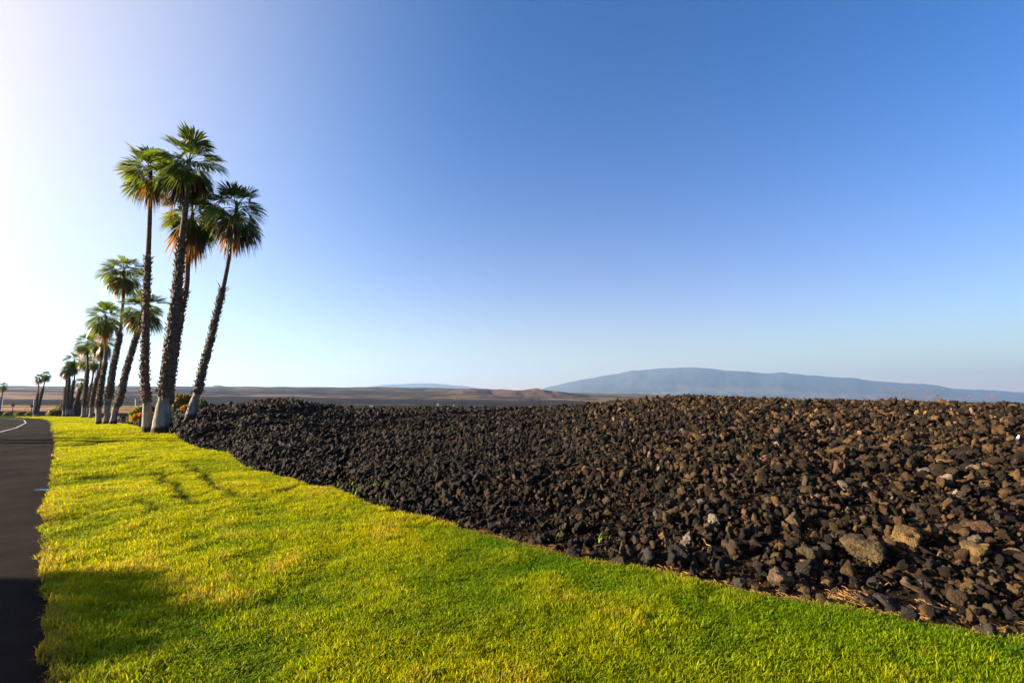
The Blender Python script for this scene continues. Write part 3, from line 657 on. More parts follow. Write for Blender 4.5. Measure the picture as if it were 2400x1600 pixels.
def frond(V, Fs, Cc, rg, dvec, pet, Rb, nseg, droop, fold, col, spread=105, origin=(0, 0, 0), hang=0, curlside=0):
    d = np.array(dvec, float); d /= np.linalg.norm(d); p = np.array(origin, float); side = np.cross(d, [0, 0, 1.])
    if np.linalg.norm(side) < .1: side = np.array([1., 0, 0])
    side /= np.linalg.norm(side)
    # petiole
    pts = [p.copy()]; dd = d.copy(); st = 5
    for j in range(st):
        p = p + dd * pet / st; pts.append(p.copy()); dd = dd + np.array([0, 0, -droop * .16]); dd /= np.linalg.norm(dd)
    for j in range(st):
        b = len(V); w0, w1 = .030 * (1 - .09 * j), .030 * (1 - .09 * (j + 1))
        up0 = np.array([0, 0, .012])
        V += [pts[j] - side * w0, pts[j] + side * w0, pts[j + 1] + side * w1, pts[j + 1] - side * w1, pts[j] + up0, pts[j + 1] + up0]
        Fs += [(b, b + 1, b + 2, b + 3), (b, b + 4, b + 5, b + 3), (b + 4, b + 1, b + 2, b + 5)]; Cc += [tuple(np.array(col) * np.array([1.7, 1.4, 1.2]))] * 6
    along = dd; side = np.cross(along, [0, 0, 1.]); ln = np.linalg.norm(side); side = side / ln if ln > .05 else np.array([1., 0, 0]); tw = rg.uniform(-.5, .5); nrm = np.cross(side, along)
    side, nrm = side * math.cos(tw) + nrm * math.sin(tw), nrm * math.cos(tw) - side * math.sin(tw)
    dphi = R(spread) * 2 / nseg
    for k in range(nseg):
        ph = -R(spread) + dphi * (k + .5) + rg.uniform(-.04, .04); L_ = Rb * (1 - .32 * (ph / R(spread)) ** 2) * rg.uniform(.88, 1.08)
        dr = math.cos(ph) * along + math.sin(ph) * side; tn = -math.sin(ph) * along + math.cos(ph) * side
        b = len(V); sd = droop * rg.uniform(.5, 1.3); br = rg.uniform(.75, 1.25); cl = rg.uniform(-.06, .06)
        for j, t in enumerate((0.04, .3, .66, .86, 1.)):
            rho = L_ * t; w = (rho * math.tan(dphi / 2) * 1.08 if t <= .66 else Rb * .66 * math.tan(dphi / 2) * (1 - (t - .66) / .34) * .95 + .002)
            c = p + dr * rho + nrm * (fold * abs(math.sin(ph)) * rho) + tn * cl * t * t; c = c + np.array([0, 0, -1]) * (sd * .30 * L_ * max(0, t - .25) ** 2 * 1.7 + hang * max(0, t - .5) ** 1.5 * .9)
            pl = nrm * w * .45
            V += [c - tn * w, c + pl, c + tn * w]; s = br * (1.1 - .3 * t); yl = 1 + .5 * max(0, t - .7); Cc += [(col[0] * s * yl, col[1] * s, col[2] * s)] * 3
            if j:
                q = b + 3 * j; Fs += [(q - 3, q - 2, q + 1, q), (q - 2, q - 1, q + 2, q + 1)]
def crown_data(seed, rad, nf, lean=(0, 0), nseg=26, young=1.):
    rg = random.Random(seed); V, Fs, Cc = [], [], []
    for k in range(nf):
        u = (k + .5) / nf; el = R(76 - 116 * u ** 1.05 + rg.uniform(-9, 9)); a = k * 2.39996 + rg.uniform(-.3, .3)
        d = (math.cos(el) * math.cos(a) + lean[0] * .4, math.cos(el) * math.sin(a), math.sin(el)); pet = rad * rg.uniform(.34, .52) * (.8 + .2 * min(1, u * 3)) * rg.uniform(.7, 1.15); Rb = rad * rg.uniform(.42, .66) * (.75 if u < .12 else 1)
        g = rg.uniform(.7, 1.3); col = (.098 * g, .145 * g * rg.uniform(.9, 1.1), .018 * g)
        if u > .8 and rg.random() < .3: col = (.16 * g, .13 * g, .03)
        frond(V, Fs, Cc, rg, d, pet, Rb, nseg, .25 + .7 * u + rg.uniform(0, .5), rg.uniform(.1, .6), col, spread=rg.uniform(68, 92), origin=(0, 0, -.32 * u * rad * .5), hang=(.03 + .16 * u * u) * rad * .5)
    return V, Fs, Cc
def dead_data(seed, rad, nf, length, reach=.5):
    rg = random.Random(seed); V, Fs, Cc = [], [], []
    for k in range(nf):
        a = k * 2.39996 + rg.uniform(-.5, .5); el = R(rg.uniform(-75, -5)); d = (math.cos(el) * math.cos(a), math.cos(el) * math.sin(a), math.sin(el)); g = rg.uniform(.55, 1.35)
        col = rg.choice([(.15 * g, .085 * g, .038 * g), (.10 * g, .068 * g, .042 * g), (.26 * g, .14 * g, .035 * g)])
        frond(V, Fs, Cc, rg, d, rad * rg.uniform(.2, reach), rad * length * rg.uniform(.35, .6), 14, 2.2, .9, col, spread=rg.uniform(35, 70), origin=(0, 0, -.12 * rad - rg.uniform(0, .25) * rad), hang=rg.uniform(.35, .8) * rad)
    return V, Fs, Cc
shared_crowns = {}
def palm(label, base_px, pts, Y, rb, rm, rt, boot, crad, seed, nf=28, dead=9, dlen=.9, grey=0, bulge=1.3, group=None, shared=None, depth=0.):
    """pts: pixel points from the foot to the growing point, boot: (start, end) fraction of the trunk wearing old leaf bases"""
    b2 = hit(*base_px) if Y is None else None
    if Y is None: Y = b2[1]
    base = at(*base_px, Y); base[2] = float(ground(base[0], base[1])) - .06
    fk = .74 if Y < 30 else .64; rb *= fk; rm *= fk; rt *= .78 if Y < 30 else .68
    n = len(pts); P = [base] + [at(px, py, Y + depth * (i + 1) / n) for i, (px, py) in enumerate(pts)]
    P = np.array(P) - base; root = empty('palm_tree', base, label, 'palm tree', group)
    S = spline(P, 90); d = np.r_[0, np.cumsum(np.linalg.norm(np.diff(S, axis=0), axis=1))]; t = d / d[-1]; H = d[-1]
    rad = np.interp(t, [0, .02, .07, boot[0], boot[1], 1], [rb * bulge * 1.12, rb * bulge, rb, rm, rt * 1.15, rt * .8])
    V, Fs, fr = tube(S, rad, 16, .05, seed); ng = int(np.searchsorted(t, boot[0]))
    mesh('trunk', V, Fs, M_trunk if not grey else M_trunk, root, True)
    me = root.children[0].data if root.children else C.objects[-1].data
    tr = [o for o in C.objects if o.parent == root][0]; tr.data.materials.append(M_basegrey)
    mi = np.zeros(len(Fs), np.int32); mi[:(ng) * 16] = 1; tr.data.polygons.foreach_set('material_index', mi)
    # boots: old leaf bases wrapping the trunk
    i0, i1 = ng, int(np.searchsorted(t, boot[1])); rg = random.Random(seed + 5)
    SB = spline(P, 900); dB = np.r_[0, np.cumsum(np.linalg.norm(np.diff(SB, axis=0), axis=1))]; tB = dB / dB[-1]; TT = np.gradient(SB, axis=0); TT /= np.linalg.norm(TT, axis=1)[:, None]
    selB = (tB >= boot[0]) & (tB <= boot[1]); SS = SB[selB][::4]; tt = tB[selB][::4]
    rs = np.interp(tt, [boot[0], boot[0] + .02, boot[0] + .06, (boot[0] + boot[1]) / 2, boot[1]], [rm * 1.1, rm * 1.34, rm * 1.15, rm, rm * .86])
    V, Fs, _ = tube(SS, rs, 14, .22, seed + 3); V = [tuple(v) for v in V]; Fs = [tuple(f) for f in Fs.tolist()]
    # end caps
    nn = len(SS); b = len(V); V += [tuple(SS[0]), tuple(SS[-1])]; Fs += [(b, (q + 1) % 14, q) for q in range(14)] + [(b + 1, (nn - 1) * 14 + q, (nn - 1) * 14 + (q + 1) % 14) for q in range(14)]
    hb = (boot[1] - boot[0]) * H; nb = int(min(700, hb / .022 * (rm / .2))); lens = max(.16, rm * .9)
    for k in range(nb):
        f = (k + rg.random()) / nb; tpos = boot[0] + (boot[1] - boot[0]) * f; i = min(len(SB) - 2, int(np.searchsorted(tB, tpos))); c = SB[i]; T_ = TT[i]; a = k * 2.39996 + rg.uniform(-.4, .4)
        U_ = np.cross(T_, [0, 1, 0]); U_ /= np.linalg.norm(U_); W_ = np.cross(T_, U_); o_ = math.cos(a) * U_ + math.sin(a) * W_; sd = -math.sin(a) * U_ + math.cos(a) * W_
        big = 1.5 if (f > .97 or f < .05) else 1; L_ = lens * rg.uniform(.5, 1.2) * big; w = rm * .26 * rg.uniform(.7, 1.2); r_ = float(np.interp(tpos, tt, rs)) * .94
        fl = rg.uniform(.35, .95) * (1.5 if f > .97 else 1); up_ = T_ * (1 if rg.random() < (.93 if f > .07 else .35) else -1)
        p0 = c + o_ * r_; p1 = p0 + up_ * L_ * .55 + o_ * L_ * fl * .45; p2 = p0 + up_ * L_ * .85 + o_ * L_ * fl * 1.1 + sd * rg.uniform(-.04, .04); b = len(V); th = o_ * .03
        V += [tuple(v) for v in (p0 - sd * w, p0 + sd * w, p0 + th * 2, p1 - sd * w * .55, p1 + sd * w * .55, p1 + th, p2)]
        Fs += [(b, b + 1, b + 4, b + 3), (b, b + 3, b + 5, b + 2), (b + 2, b + 5, b + 4, b + 1), (b + 3, b + 4, b + 6), (b + 3, b + 6, b + 5), (b + 5, b + 6, b + 4)]
    mesh('leaf_bases', V, Fs, M_boot, root)
    top = P[-1]
    key = shared
    if key is not None and key in shared_crowns:
        cm, dm = shared_crowns[key]
        co = bpy.data.objects.new('crown', cm); do = bpy.data.objects.new('dead_fronds', dm)
        for q in (co, do): C.objects.link(q); q.parent = root
    else:
        V, Fs, Cc = crown_data(seed, 1.9, int(nf * 1.05)); co = mesh('crown', V, Fs, M_frond, root, cols=Cc)
        V, Fs, Cc = dead_data(seed + 9, 1.9, dead, dlen); do = mesh('dead_fronds', V, Fs, M_frond, root, cols=Cc)
        if key is not None: shared_crowns[key] = (co.data, do.data)
    s = crad / 1.9
    for q in (co, do): q.location = top; q.scale = (s, s, s); q.rotation_euler = (0, 0, seed * 1.7)
    return root
G1 = 'four tall palms nearest the camera'; G2 = 'palms in the second clump'; G3 = 'palms in the third clump'; G4 = 'palms in the fourth clump'; G5 = 'far pair of palms'
# nearest four
palm('tall palm with pale grey foot at the left of the nearest clump', (346,1012), [(345,960),(340,890),(340,815),(342,720),(347,600),(351,500),(353,395)], 22, .26, .20, .12, (.115,.66), 1.5, 1, 34, 8, group=G1, bulge=1.15)
palm('thickest and tallest palm, boots reaching highest, in the nearest clump', (374,1018), [(380,960),(388,900),(395,838),(407,746),(416,670),(427,551),(437,474),(443,375)], 21.7, .38, .27, .14, (.13,.70), 1.85, 2, 34, 6, group=G1, bulge=1.15)
palm('palm half hidden behind the thickest one, with golden dead fronds below its crown', (387,1010), [(392,950),(402,880),(413,800),(427,715),(438,665),(442,566),(452,498)], 23.4, .30, .23, .13, (.12,.63), 1.6, 3, 30, 22, 1.1, group=G1)
palm('leaning palm standing apart in the rocks, right of the nearest clump', (443,1006), [(453,950),(464,915),(476,861),(492,803),(508,734),(521,683),(532,630),(542,570),(555,484)], 22.4, .27, .20, .11, (.13,.615), 1.78, 4, 32, 8, group=G1, bulge=1.2)
# second clump
palm('shorter palm with twisted pale foot at the left of the second clump', (231,995), [(231,965),(232,935),(238,900),(243,871),(246,850),(248,795),(248,741)], 40, .30, .30, .14, (.17,.58), 1.75, 5, 32, 7, group=G2, bulge=1.1)
palm('tallest palm of the second clump, thin bare upper trunk with brown tuft', (249,992), [(252,955),(258,912),(267,853),(275,815),(281,788),(286,736),(290,677),(290,633)], 40, .30, .33, .15, (.17,.58), 1.95, 6, 36, 9, group=G2)
palm('strongly leaning palm of the second clump, crown behind the nearest trunk', (264,991), [(272,955),(283,925),(296,868),(311,818),(321,785),(329,755),(336,722)], 38, .33, .33, .17, (.16,.88), 1.95, 7, 38, 4, group=G2)
# third clump
palm('left palm of the third clump with wide dark crown', (196,980), [(197,955),(199,925),(203,890),(205,868),(205,836),(205,800)], 72, .42, .40, .2, (.17,.63), 2.0, 8, group=G3, shared='b')
palm('shortest slim palm in the middle of the third clump', (205,979), [(208,945),(211,920),(214,903),(218,878),(220,846)], 75, .38, .38, .17, (.17,.60), 1.5, 11, group=G3, shared='c')
palm('right palm of the third clump carrying a ragged brown skirt', (213,979), [(216,950),(220,918),(227,890),(233,872),(236,850),(238,822),(240,798)], 70, .38, .42, .2, (.15,.63), 2.1, 12, group=G3, shared='a', dead=24)
palm('thin palm behind the third clump, crown low between two trunks', (201,979), [(203,940),(205,915),(199,890),(201,868),(201,846)], 82, .3, .3, .15, (.15,.5), 1.5, 13, group=G3, shared='c')
# fourth clump
palm('leftmost low-crowned palm of the fourth clump', (150,977.5), [(151,950),(154,911),(156,885),(155.5,868)], 93, .42, .38, .17, (.14,.62), 1.45, 14, group=G4, shared='c')
palm('second palm from the left in the fourth clump, crown joining its neighbour', (157,977.5), [(158,945),(160,915),(162,892),(164,876),(163.5,860)], 93, .42, .42, .2, (.14,.75), 1.6, 15, group=G4, shared='b')
palm('tallest palm of the fourth clump with full green crown', (165,977.5), [(166,945),(170,910),(174,890),(176,862),(174.5,842)], 94, .40, .40, .16, (.14,.63), 2.05, 16, group=G4, shared='a')
palm('short thick palm leaning right in the fourth clump, crown at skyline', (171,977.5), [(175,955),(182,935),(188,912),(191,896)], 96, .42, .48, .3, (.16,.9), 1.35, 17, group=G4, shared='b')
# far pair and the farthest one
palm('left palm of the far pair beyond the road bend', (80.5,975.5), [(83,960),(86,940),(89,922),(91,900),(92.5,884)], 126, .45, .42, .2, (.1,.6), 1.45, 18, group=G5, shared='b')
palm('right palm of the far pair, leaning with hanging dead fronds', (86,974.5), [(89,957),(94,937),(101,910),(105,894),(108.5,878)], 128, .42, .45, .2, (.1,.68), 1.45, 19, group=G5, shared='a')
palm('farthest single palm cut by the left picture edge', (0,968), [(2,950),(4,931),(7,913),(8.5,903)], 176, .45, .45, .25, (.1,.6), 1.9, 20, shared='c')
# two palms across the road, left of the picture, whose trunk shadows cross the lawn
def palm_xy(label, x, y, h, seed, lean):
    z = float(ground(x, y)); root = empty('palm_tree', (x, y, z), label, 'palm tree', 'palms across the road'); P = np.array([(0, 0, -.1), (lean * .3, 0, h * .35), (lean * .7, .1, h * .7), (lean, .1, h)])
    S = spline(P, 40); rad = np.interp(np.linspace(0, 1, 40), [0, .1, .15, .6, .65, 1], [.3, .24, .27, .2, .12, .1]); V, Fs, _ = tube(S, rad, 12, .1, seed); mesh('trunk', V, Fs, M_trunk, root, True)
    cm, dm = shared_crowns['a']
    for nm, q in (('crown', cm), ('dead_fronds', dm)):
        o_ = bpy.data.objects.new(nm, q); C.objects.link(o_); o_.parent = root; o_.location = P[-1]
palm_xy('palm across the road left of the picture, casting the upper shadow line', -30.5, 18.9, 14.2, 31, .4)
palm_xy('second palm across the road left of the picture, casting the lower shadow line', -31.5, 17.9, 13.8, 32, .3)
# ------------------------------------------------------------------ shrubs
def shrub(name, label, cat, cpx, cpy, wpx, hpx, Y, leaf, n, cols, seed, flower=None, group=None, flat=.8, round_=True, stemcol=True):
    """cpx, cpy: pixel of the middle of the foot"""
    base = at(cpx, cpy, Y); base[2] = min(base[2], float(ground(base[0], base[1])) + 3) ; base[2] = float(ground(base[0], base[1])) if abs(base[2] - float(ground(base[0], base[1]))) < 1.2 else base[2]
    rx = wpx / F * Y / 2; h = hpx / F * Y; ry = rx * .8; rg = np.random.default_rng(seed); root = empty(name, base, label, cat, group)
    a = rg.uniform(0, 6.283, n); c = rg.uniform(-.35, 1, n); q = rg.uniform(.72, 1.0, n) ** .6; s = np.sqrt(1 - c * c)
    lump = 1 + .32 * noise(a * 1.6 + 5, c * 3.2, seed) * 2 * .5 + .14 * noise(a * 6, c * 8, seed + 1) * 2
    X = np.cos(a) * s * rx * q * lump; Yy = np.sin(a) * s * ry * q * lump; Z = h * (.30 + .70 * c * q * lump) 
    Z = np.maximum(Z, .03 * h)
    V = np.empty((n, 4, 3)); d1 = rg.normal(size=(n, 3)); d1 /= np.linalg.norm(d1, axis=1)[:, None]; d2 = np.cross(d1, rg.normal(size=(n, 3))); d2 /= np.linalg.norm(d2, axis=1)[:, None]
    P = np.stack([X, Yy, Z], 1); l = leaf * rg.uniform(.6, 1.4, (n, 1)); V[:, 0] = P - d1 * l; V[:, 1] = P + d2 * l * .45; V[:, 2] = P + d1 * l; V[:, 3] = P - d2 * l * .45 + d1 * l * .1
    cc = np.array(cols)[rg.integers(0, len(cols), n)] * rg.uniform(.6, 1.4, (n, 1)); Cc = np.repeat(cc[:, None], 4, 1)
    mesh('foliage', V.reshape(-1, 3), np.arange(n * 4).reshape(n, 4), M_leaf, root, cols=Cc.reshape(-1, 3))
    SV, SF = [], []
    for k in range(9):
        aa = k * .7; e_ = np.array([math.cos(aa) * rx * .7, math.sin(aa) * ry * .7, h * (.55 + .3 * (k % 3) / 2)]); S = spline([(0, 0, -.05), e_ * .45 + np.array([0, 0, .05 * h]), e_], 8); v, f, _ = tube(S, np.linspace(.05, .015, 8) * h * .5, 6); SF += [tuple(int(i) + len(SV) for i in ff) for ff in f]; SV += [tuple(p) for p in v]
    mesh('stem', SV, SF, M_bark, root)
    if flower:
        m = int(n * flower[1]); k = rg.integers(0, n, m); k = k[Z[k] > flower[2] * h]; m = len(k); Pf = P[k] * 1.04; l = leaf * .8 * np.ones((m, 1)); d1 = rg.normal(size=(m, 3)); d1 /= np.linalg.norm(d1, axis=1)[:, None]; d2 = np.cross(d1, rg.normal(size=(m, 3))); d2 /= np.linalg.norm(d2, axis=1)[:, None]
        V = np.stack([Pf - d1 * l, Pf + d2 * l * .7, Pf + d1 * l, Pf - d2 * l * .7], 1); cc = np.repeat((np.array(flower[0]) * rg.uniform(.6, 1.3, (m, 1)))[:, None], 4, 1)
        mesh('flowers', V.reshape(-1, 3), np.arange(m * 4).reshape(m, 4), M_leaf, root, cols=cc.reshape(-1, 3))
    return root
YG = [(.22, .24, .02), (.30, .27, .02), (.12, .16, .02)]; DG = [(.05, .07, .025), (.07, .09, .03)]; OG = [(.12, .14, .02), (.2, .15, .03)]
shrub('shrub', 'yellow-green rounded shrub behind the left trunk of the nearest clump', 'shrub', 338, 974, 62, 38, 34, .07, 5200, YG, 1)
shrub('flowering_shrub', 'low shrub with orange flowers in front of the yellow-green shrub', 'flowering shrub', 337, 984, 58, 21, 31, .06, 2600, OG, 2, ((.62, .16, .03), .55, .35))
shrub('shrub', 'olive shrub tinged orange between the thickest and the leaning palm', 'shrub', 426, 976, 54, 36, 34, .07, 4600, [(.13, .14, .02), (.24, .18, .02), (.07, .09, .02)], 3, ((.4, .15, .02), .12, .7))
shrub('flowering_shrub', 'small orange-flowered shrub left of the leaning palm foot', 'flowering shrub', 434, 981, 26, 15, 31, .05, 1300, OG, 4, ((.62, .17, .04), .55, .3))
shrub('shrub', 'sparse dark green shrub behind the foot of the leaning palm', 'shrub', 470, 975, 28, 26, 27, .05, 900, DG, 5)
shrub('shrub', 'rounded clipped shrub on the far lawn edge left of the fourth clump', 'shrub', 129, 976.5, 36, 16, 100, .14, 3000, [(.16, .15, .04), (.22, .2, .06), (.08, .08, .03)], 6)
shrub('small_tree', 'bushy grey-green tree behind the fourth clump of palms', 'tree', 166, 974, 52, 44, 118, .32, 2800, [(.06, .075, .04), (.08, .09, .05)], 7)
shrub('small_tree', 'spiky olive tree left of the bushy one behind the fourth clump', 'tree', 137, 968, 20, 26, 120, .3, 700, [(.1, .1, .04), (.14, .13, .05)], 8)
for k, (px, w, lab) in enumerate(((15.5, 13, 'leftmost round shrub with sunlit yellow top on the far wall'), (45, 18, 'widest low shrub with sunlit yellow top on the far wall'), (37, 9, 'small shrub left against the widest one on the far wall'), (69, 15, 'round shrub with yellow top beside the far pair of palms'),
      (183, 12, 'low tan shrub seen between the fourth and third clumps'), (216, 16, 'low shrub glimpsed behind the third clump'))):
    shrub('low_shrub', lab, 'shrub', px, 968.5 if k < 4 else 972, w, 9, 150, .2, 700, [(.26, .22, .06), (.16, .13, .05)], 20 + k, group='low shrubs beyond the lawn')
# clipped foliage added left of the picture, shaped to cast the near lawn corner shadow
def shadow_hedge():
    n = 42000; rg = np.random.default_rng(77); x0 = -16.0; root = empty('shadow_hedge', (x0, 1.72, float(ground(x0, 1.72))), 'unseen clipped foliage added across the road to shade the near lawn corner', 'shadow_hedge'); tn = math.tan(R(SUN_EL))
    yl = rg.uniform(-3.2, 2.75, n) ; yy = yl + 2.0 ; end = np.interp(yy, [-1.2, 2.0, 3.0, 3.9, 4.5, 4.75], [-4.4, -3.7, -3.0, -2.75, -3.3, -3.6]) ; H = (end - x0) * tn
    z = H * rg.uniform(0, 1, n) ** .8; x = rg.uniform(-.7, .7, n); k = rg.uniform(size=n) < .5; x = np.where(k, np.sign(x) * .65 + rg.normal(0, .07, n), x)
    z = z + noise(yy * 2.1, x * 2, 5) * .25 * (z / 3); P = np.stack([x, yl, z], 1); l = .07 * rg.uniform(.6, 1.4, (n, 1)); d1 = rg.normal(size=(n, 3)); d1 /= np.linalg.norm(d1, axis=1)[:, None]; d2 = np.cross(d1, rg.normal(size=(n, 3))); d2 /= np.linalg.norm(d2, axis=1)[:, None]
    V = np.stack([P - d1 * l, P + d2 * l * .5, P + d1 * l, P - d2 * l * .5], 1); cc = np.repeat((np.array([.06, .10, .025]) * rg.uniform(.6, 1.4, (n, 1)))[:, None], 4, 1)
    mesh('foliage', V.reshape(-1, 3), np.arange(n * 4).reshape(n, 4), M_leaf, root, cols=cc.reshape(-1, 3))
    SV, SF = [], []
    for k in range(12):
        yk = -3 + .5 * k; S = spline([(0, yk, -.1), (.1, yk + .05, 1.), (-.05, yk, 2.2)], 6); v, f, _ = tube(S, np.linspace(.07, .03, 6), 6); SF += [tuple(int(i) + len(SV) for i in ff) for ff in f]; SV += [tuple(p) for p in v]
    mesh('stem', SV, SF, M_bark, root)
shadow_hedge()
# ------------------------------------------------------------------ far small things
def box(V, Fs, x0, x1, y0, y1, z0, z1):
    b = len(V); V += [(x0, y0, z0), (x1, y0, z0), (x1, y1, z0), (x0, y1, z0), (x0, y0, z1), (x1, y0, z1), (x1, y1, z1), (x0, y1, z1)]
    Fs += [tuple(b + i for i in f) for f in ((0, 3, 2, 1), (4, 5, 6, 7), (0, 1, 5, 4), (1, 2, 6, 5), (2, 3, 7, 6), (3, 0, 4, 7))]
def pole(label, p0, p1, Y, w, mat, cat='pole', name='white_pole', group=None, cap=True):
    a_, b_ = at(*p0, Y), at(*p1, Y); a_[2] = min(a_[2], float(ground(a_[0], a_[1]))); root = empty(name, a_, label, cat, group); S = spline([(0, 0, 0), tuple((b_ - a_) * .5), tuple(b_ - a_)], 8)
    v, f, _ = tube(S, np.linspace(w, w * .8, 8), 8); mesh('shaft', v, f, mat, root, True)
    V, Fs = [], []; e = b_ - a_
    if cap: box(V, Fs, e[0] - w * 1.6, e[0] + w * 1.6, -w * 1.6, w * 1.6, e[2], e[2] + w * 2); mesh('cap', V, Fs, mat, root)
    return root
pole('taller white leaning pole beside the farthest palm at the left edge', (2.5, 964), (8, 928), 160, .10, M_white)
pole('shorter white leaning pole just left of the far pair of palms', (76.5, 963), (80, 936), 150, .10, M_white)
pole('short white post top seen left of the yellow-green shrub', (318, 968), (318, 935), 110, .10, M_white)
def far_sign(label, px, py, Y, s):
    p = at(px, py, Y); g = float(ground(p[0], p[1])); root = empty('sign', (p[0], p[1], g), label, 'sign'); V, Fs = [], []; h = p[2] - g; box(V, Fs, -.06, .06, -.06, .06, 0, h); mesh('post', V, Fs, M_dark, root)
    V, Fs = [], []; box(V, Fs, -s, s, -.1, .04, h - s * .8, h + s); mesh('panel', V, Fs, M_dark, root)
far_sign('small dark sign seen from behind between two low far shrubs', 31, 949.5, 150, .42)
far_sign('small dark box sign left of the far pair of palms', 75, 951.5, 150, .42)
# low far wall behind the lawn strip
def wall():
    a_, b_ = at(-60, 963.5, 152), at(128, 964, 158); root = empty('low_wall', ((a_[0] + b_[0]) / 2, 155, 0), 'long low pale wall beyond the far lawn strip', 'wall'); n = 30; V, Fs = [], []; V2, F2 = [], []
    for k in range(n):
        t0, t1 = k / n, (k + 1) / n; p, q = a_ + (b_ - a_) * t0, a_ + (b_ - a_) * t1; o3 = np.array(root.location)
        for W_, FF, zz0, zz1, th in ((V, Fs, -6., 0, .12), (V2, F2, .0, .15, .2)):
            b = len(W_); W_ += [tuple(p + np.array([0, -th, zz0]) - o3), tuple(q + np.array([0, -th, zz0]) - o3), tuple(q + np.array([0, th, zz0]) - o3), tuple(p + np.array([0, th, zz0]) - o3), tuple(p + np.array([0, -th, zz1]) - o3), tuple(q + np.array([0, -th, zz1]) - o3), tuple(q + np.array([0, th, zz1]) - o3), tuple(p + np.array([0, th, zz1]) - o3)]
            FF += [tuple(b + i for i in f) for f in ((4, 5, 6, 7), (0, 1, 5, 4), (2, 3, 7, 6))]
    mesh('wall_body', V, Fs, M_bark, root); mesh('coping', V2, F2, M_conc, root)
wall()
def upole(px, py, hpx, Y, lab):
    p = at(px, py, Y); g = float(ground(p[0], p[1])); z0 = min(p[2], g) ; h = p[2] + hpx / F * Y - z0; root = empty('utility_pole', (p[0], p[1], z0), lab, 'utility pole', 'utility poles on the lava plain'); V, Fs = [], []; w = Y * .00045
    box(V, Fs, -w, w, -w, w, 0, h); mesh('shaft', V, Fs, M_wood, root); V, Fs = [], []; box(V, Fs, -w * 7, w * 7, -w * 1.3, -w * 1.02, h * .88, h * .9 + w); mesh('crossarm', V, Fs, M_wood, root)
for px, py, hp, lab in ((1081, 949, 15, 'utility pole left of the cinder hills, tallest of the left ones'), (1020, 950, 9, 'small utility pole near the white sheds'), (1248, 952, 17, 'left pole of the tall pair below the cinder hills'), (1264, 952, 16, 'right pole of the tall pair below the cinder hills'), (1227, 955, 8, 'short pole left of the tall pair'),
                       (1302, 955, 8, 'short pole right of the tall pair, before the ridge rises'), (1442, 944, 8, 'left of three masts behind the rising ridge'), (1453, 943, 8, 'middle of three masts behind the rising ridge'), (1465, 942, 9, 'right of three masts behind the rising ridge'), (925, 952, 8, 'leftmost lone pole on the lava plain')):
    upole(px, py, hp, 900, lab)
def shed(px, py, w, d, h, lab):
    p = at(px, py, 850); z = float(ground(p[0], p[1])); root = empty('shed', (p[0], p[1], max(z, p[2])), lab, 'building', 'white sheds on the lava plain'); V, Fs = [], []; w *= .45; d *= .5; h *= .5; box(V, Fs, -w, w, -d, d, -3, h); mesh('wall', V, Fs, M_white, root)
    V = [(-w * 1.08, -d * 1.1, h), (w * 1.08, -d * 1.1, h), (w * 1.08, d * 1.1, h), (-w * 1.08, d * 1.1, h), (-w * 1.08, 0, h * 1.5), (w * 1.08, 0, h * 1.5)]; mesh('roof', V, [(0, 1, 5, 4), (2, 3, 4, 5), (0, 4, 3), (1, 2, 5), (3, 2, 1, 0)], M_roof, root)
for px, py, w, lab in ((1026, 948, 3, 'white shed farthest left on the lava plain'), (1063, 951, 2, 'tiny white shed between the two larger groups'), (1105, 955, 1.8, 'left one of two small white sheds by the ridge line'), (1113, 955, 3, 'right and larger of two white sheds by the ridge line'), (870, 957, 6, 'long pale shed at the foot of the left hump')):
    shed(px, py, w, 3, 3, lab)
# ------------------------------------------------------------------ mountains
def relief(name, label, prof, r0, r1, seed, colf, base_y=950, rough=.05, rfront=None):
    pr = np.array(prof, float); nx, ny = 420, 120; px = np.linspace(pr[0, 0], pr[-1, 0], nx); t = np.linspace(0, 2, ny); PX, T = np.meshgrid(px, t)
    a = np.arctan((PX - 1200) / F); r = r0 + (r1 - r0) * T; yp = np.interp(PX, pr[:, 0], pr[:, 1]) + 2.0 * fbm(PX / 34, PX * 0, seed + 40, 4); Y1 = r1
    hr = (937 - yp) / F * r1; hb = (937 - base_y) / F * r0
    p = np.where(T < 1, T ** 1.7 * .75 + T * .25, 1 - (T - 1) ** 1.3 * 1.0); x = np.tan(a) * r; y = r
    n = fbm(PX / 60, T * 3, seed, 5); z = hb + (hr - hb) * p * (1 + rough * n * np.sin(np.clip(T, 0, 2) * np.pi / 2 * 1.0)) + EYE
    z = z + (hr - hb) * rough * .8 * fbm(PX / 22, T * 5, seed + 9, 4) * np.where(T > .95, .35, 1) * (T > .02)
    V = np.stack([x, y, z], -1).reshape(-1, 3); c = colf(PX, T, n)
    return tag(mesh(name, V, gridfaces(ny, nx), M_ground, smooth=True, cols=c.reshape(-1, 3)), kind='structure')
def mcol(PX, T, n):
    tanm = np.clip(sstep(-.25, .12, fbm(PX / 150, T * 9, 201, 5) + .25 - T * .9) * (1 - sstep(.45, .75, T)), 0, 1)[..., None]; g = np.array([.05, .055, .045]); tn = np.array([.12, .095, .08]); return (g * (1 + .5 * n[..., None])) * (1 - tanm) + tn * tanm
MT = [(1180,948),(1230,930),(1270,912),(1300,905),(1330,898),(1360,890),(1400,883),(1440,877),(1480,869),(1520,867),(1560,864),(1590,863),(1630,862),(1670,865),(1700,868),(1740,868),(1780,873),(1830,874),(1870,877),(1920,881),(1950,883),(2000,886),(2050,893),(2090,896),(2150,901),(2180,902),(2230,910),(2300,914),(2360,917),(2400,918),(2480,924),(2700,940)]
relief('mountain', None, MT, 13000, 21500, 5, mcol, 950, .03)
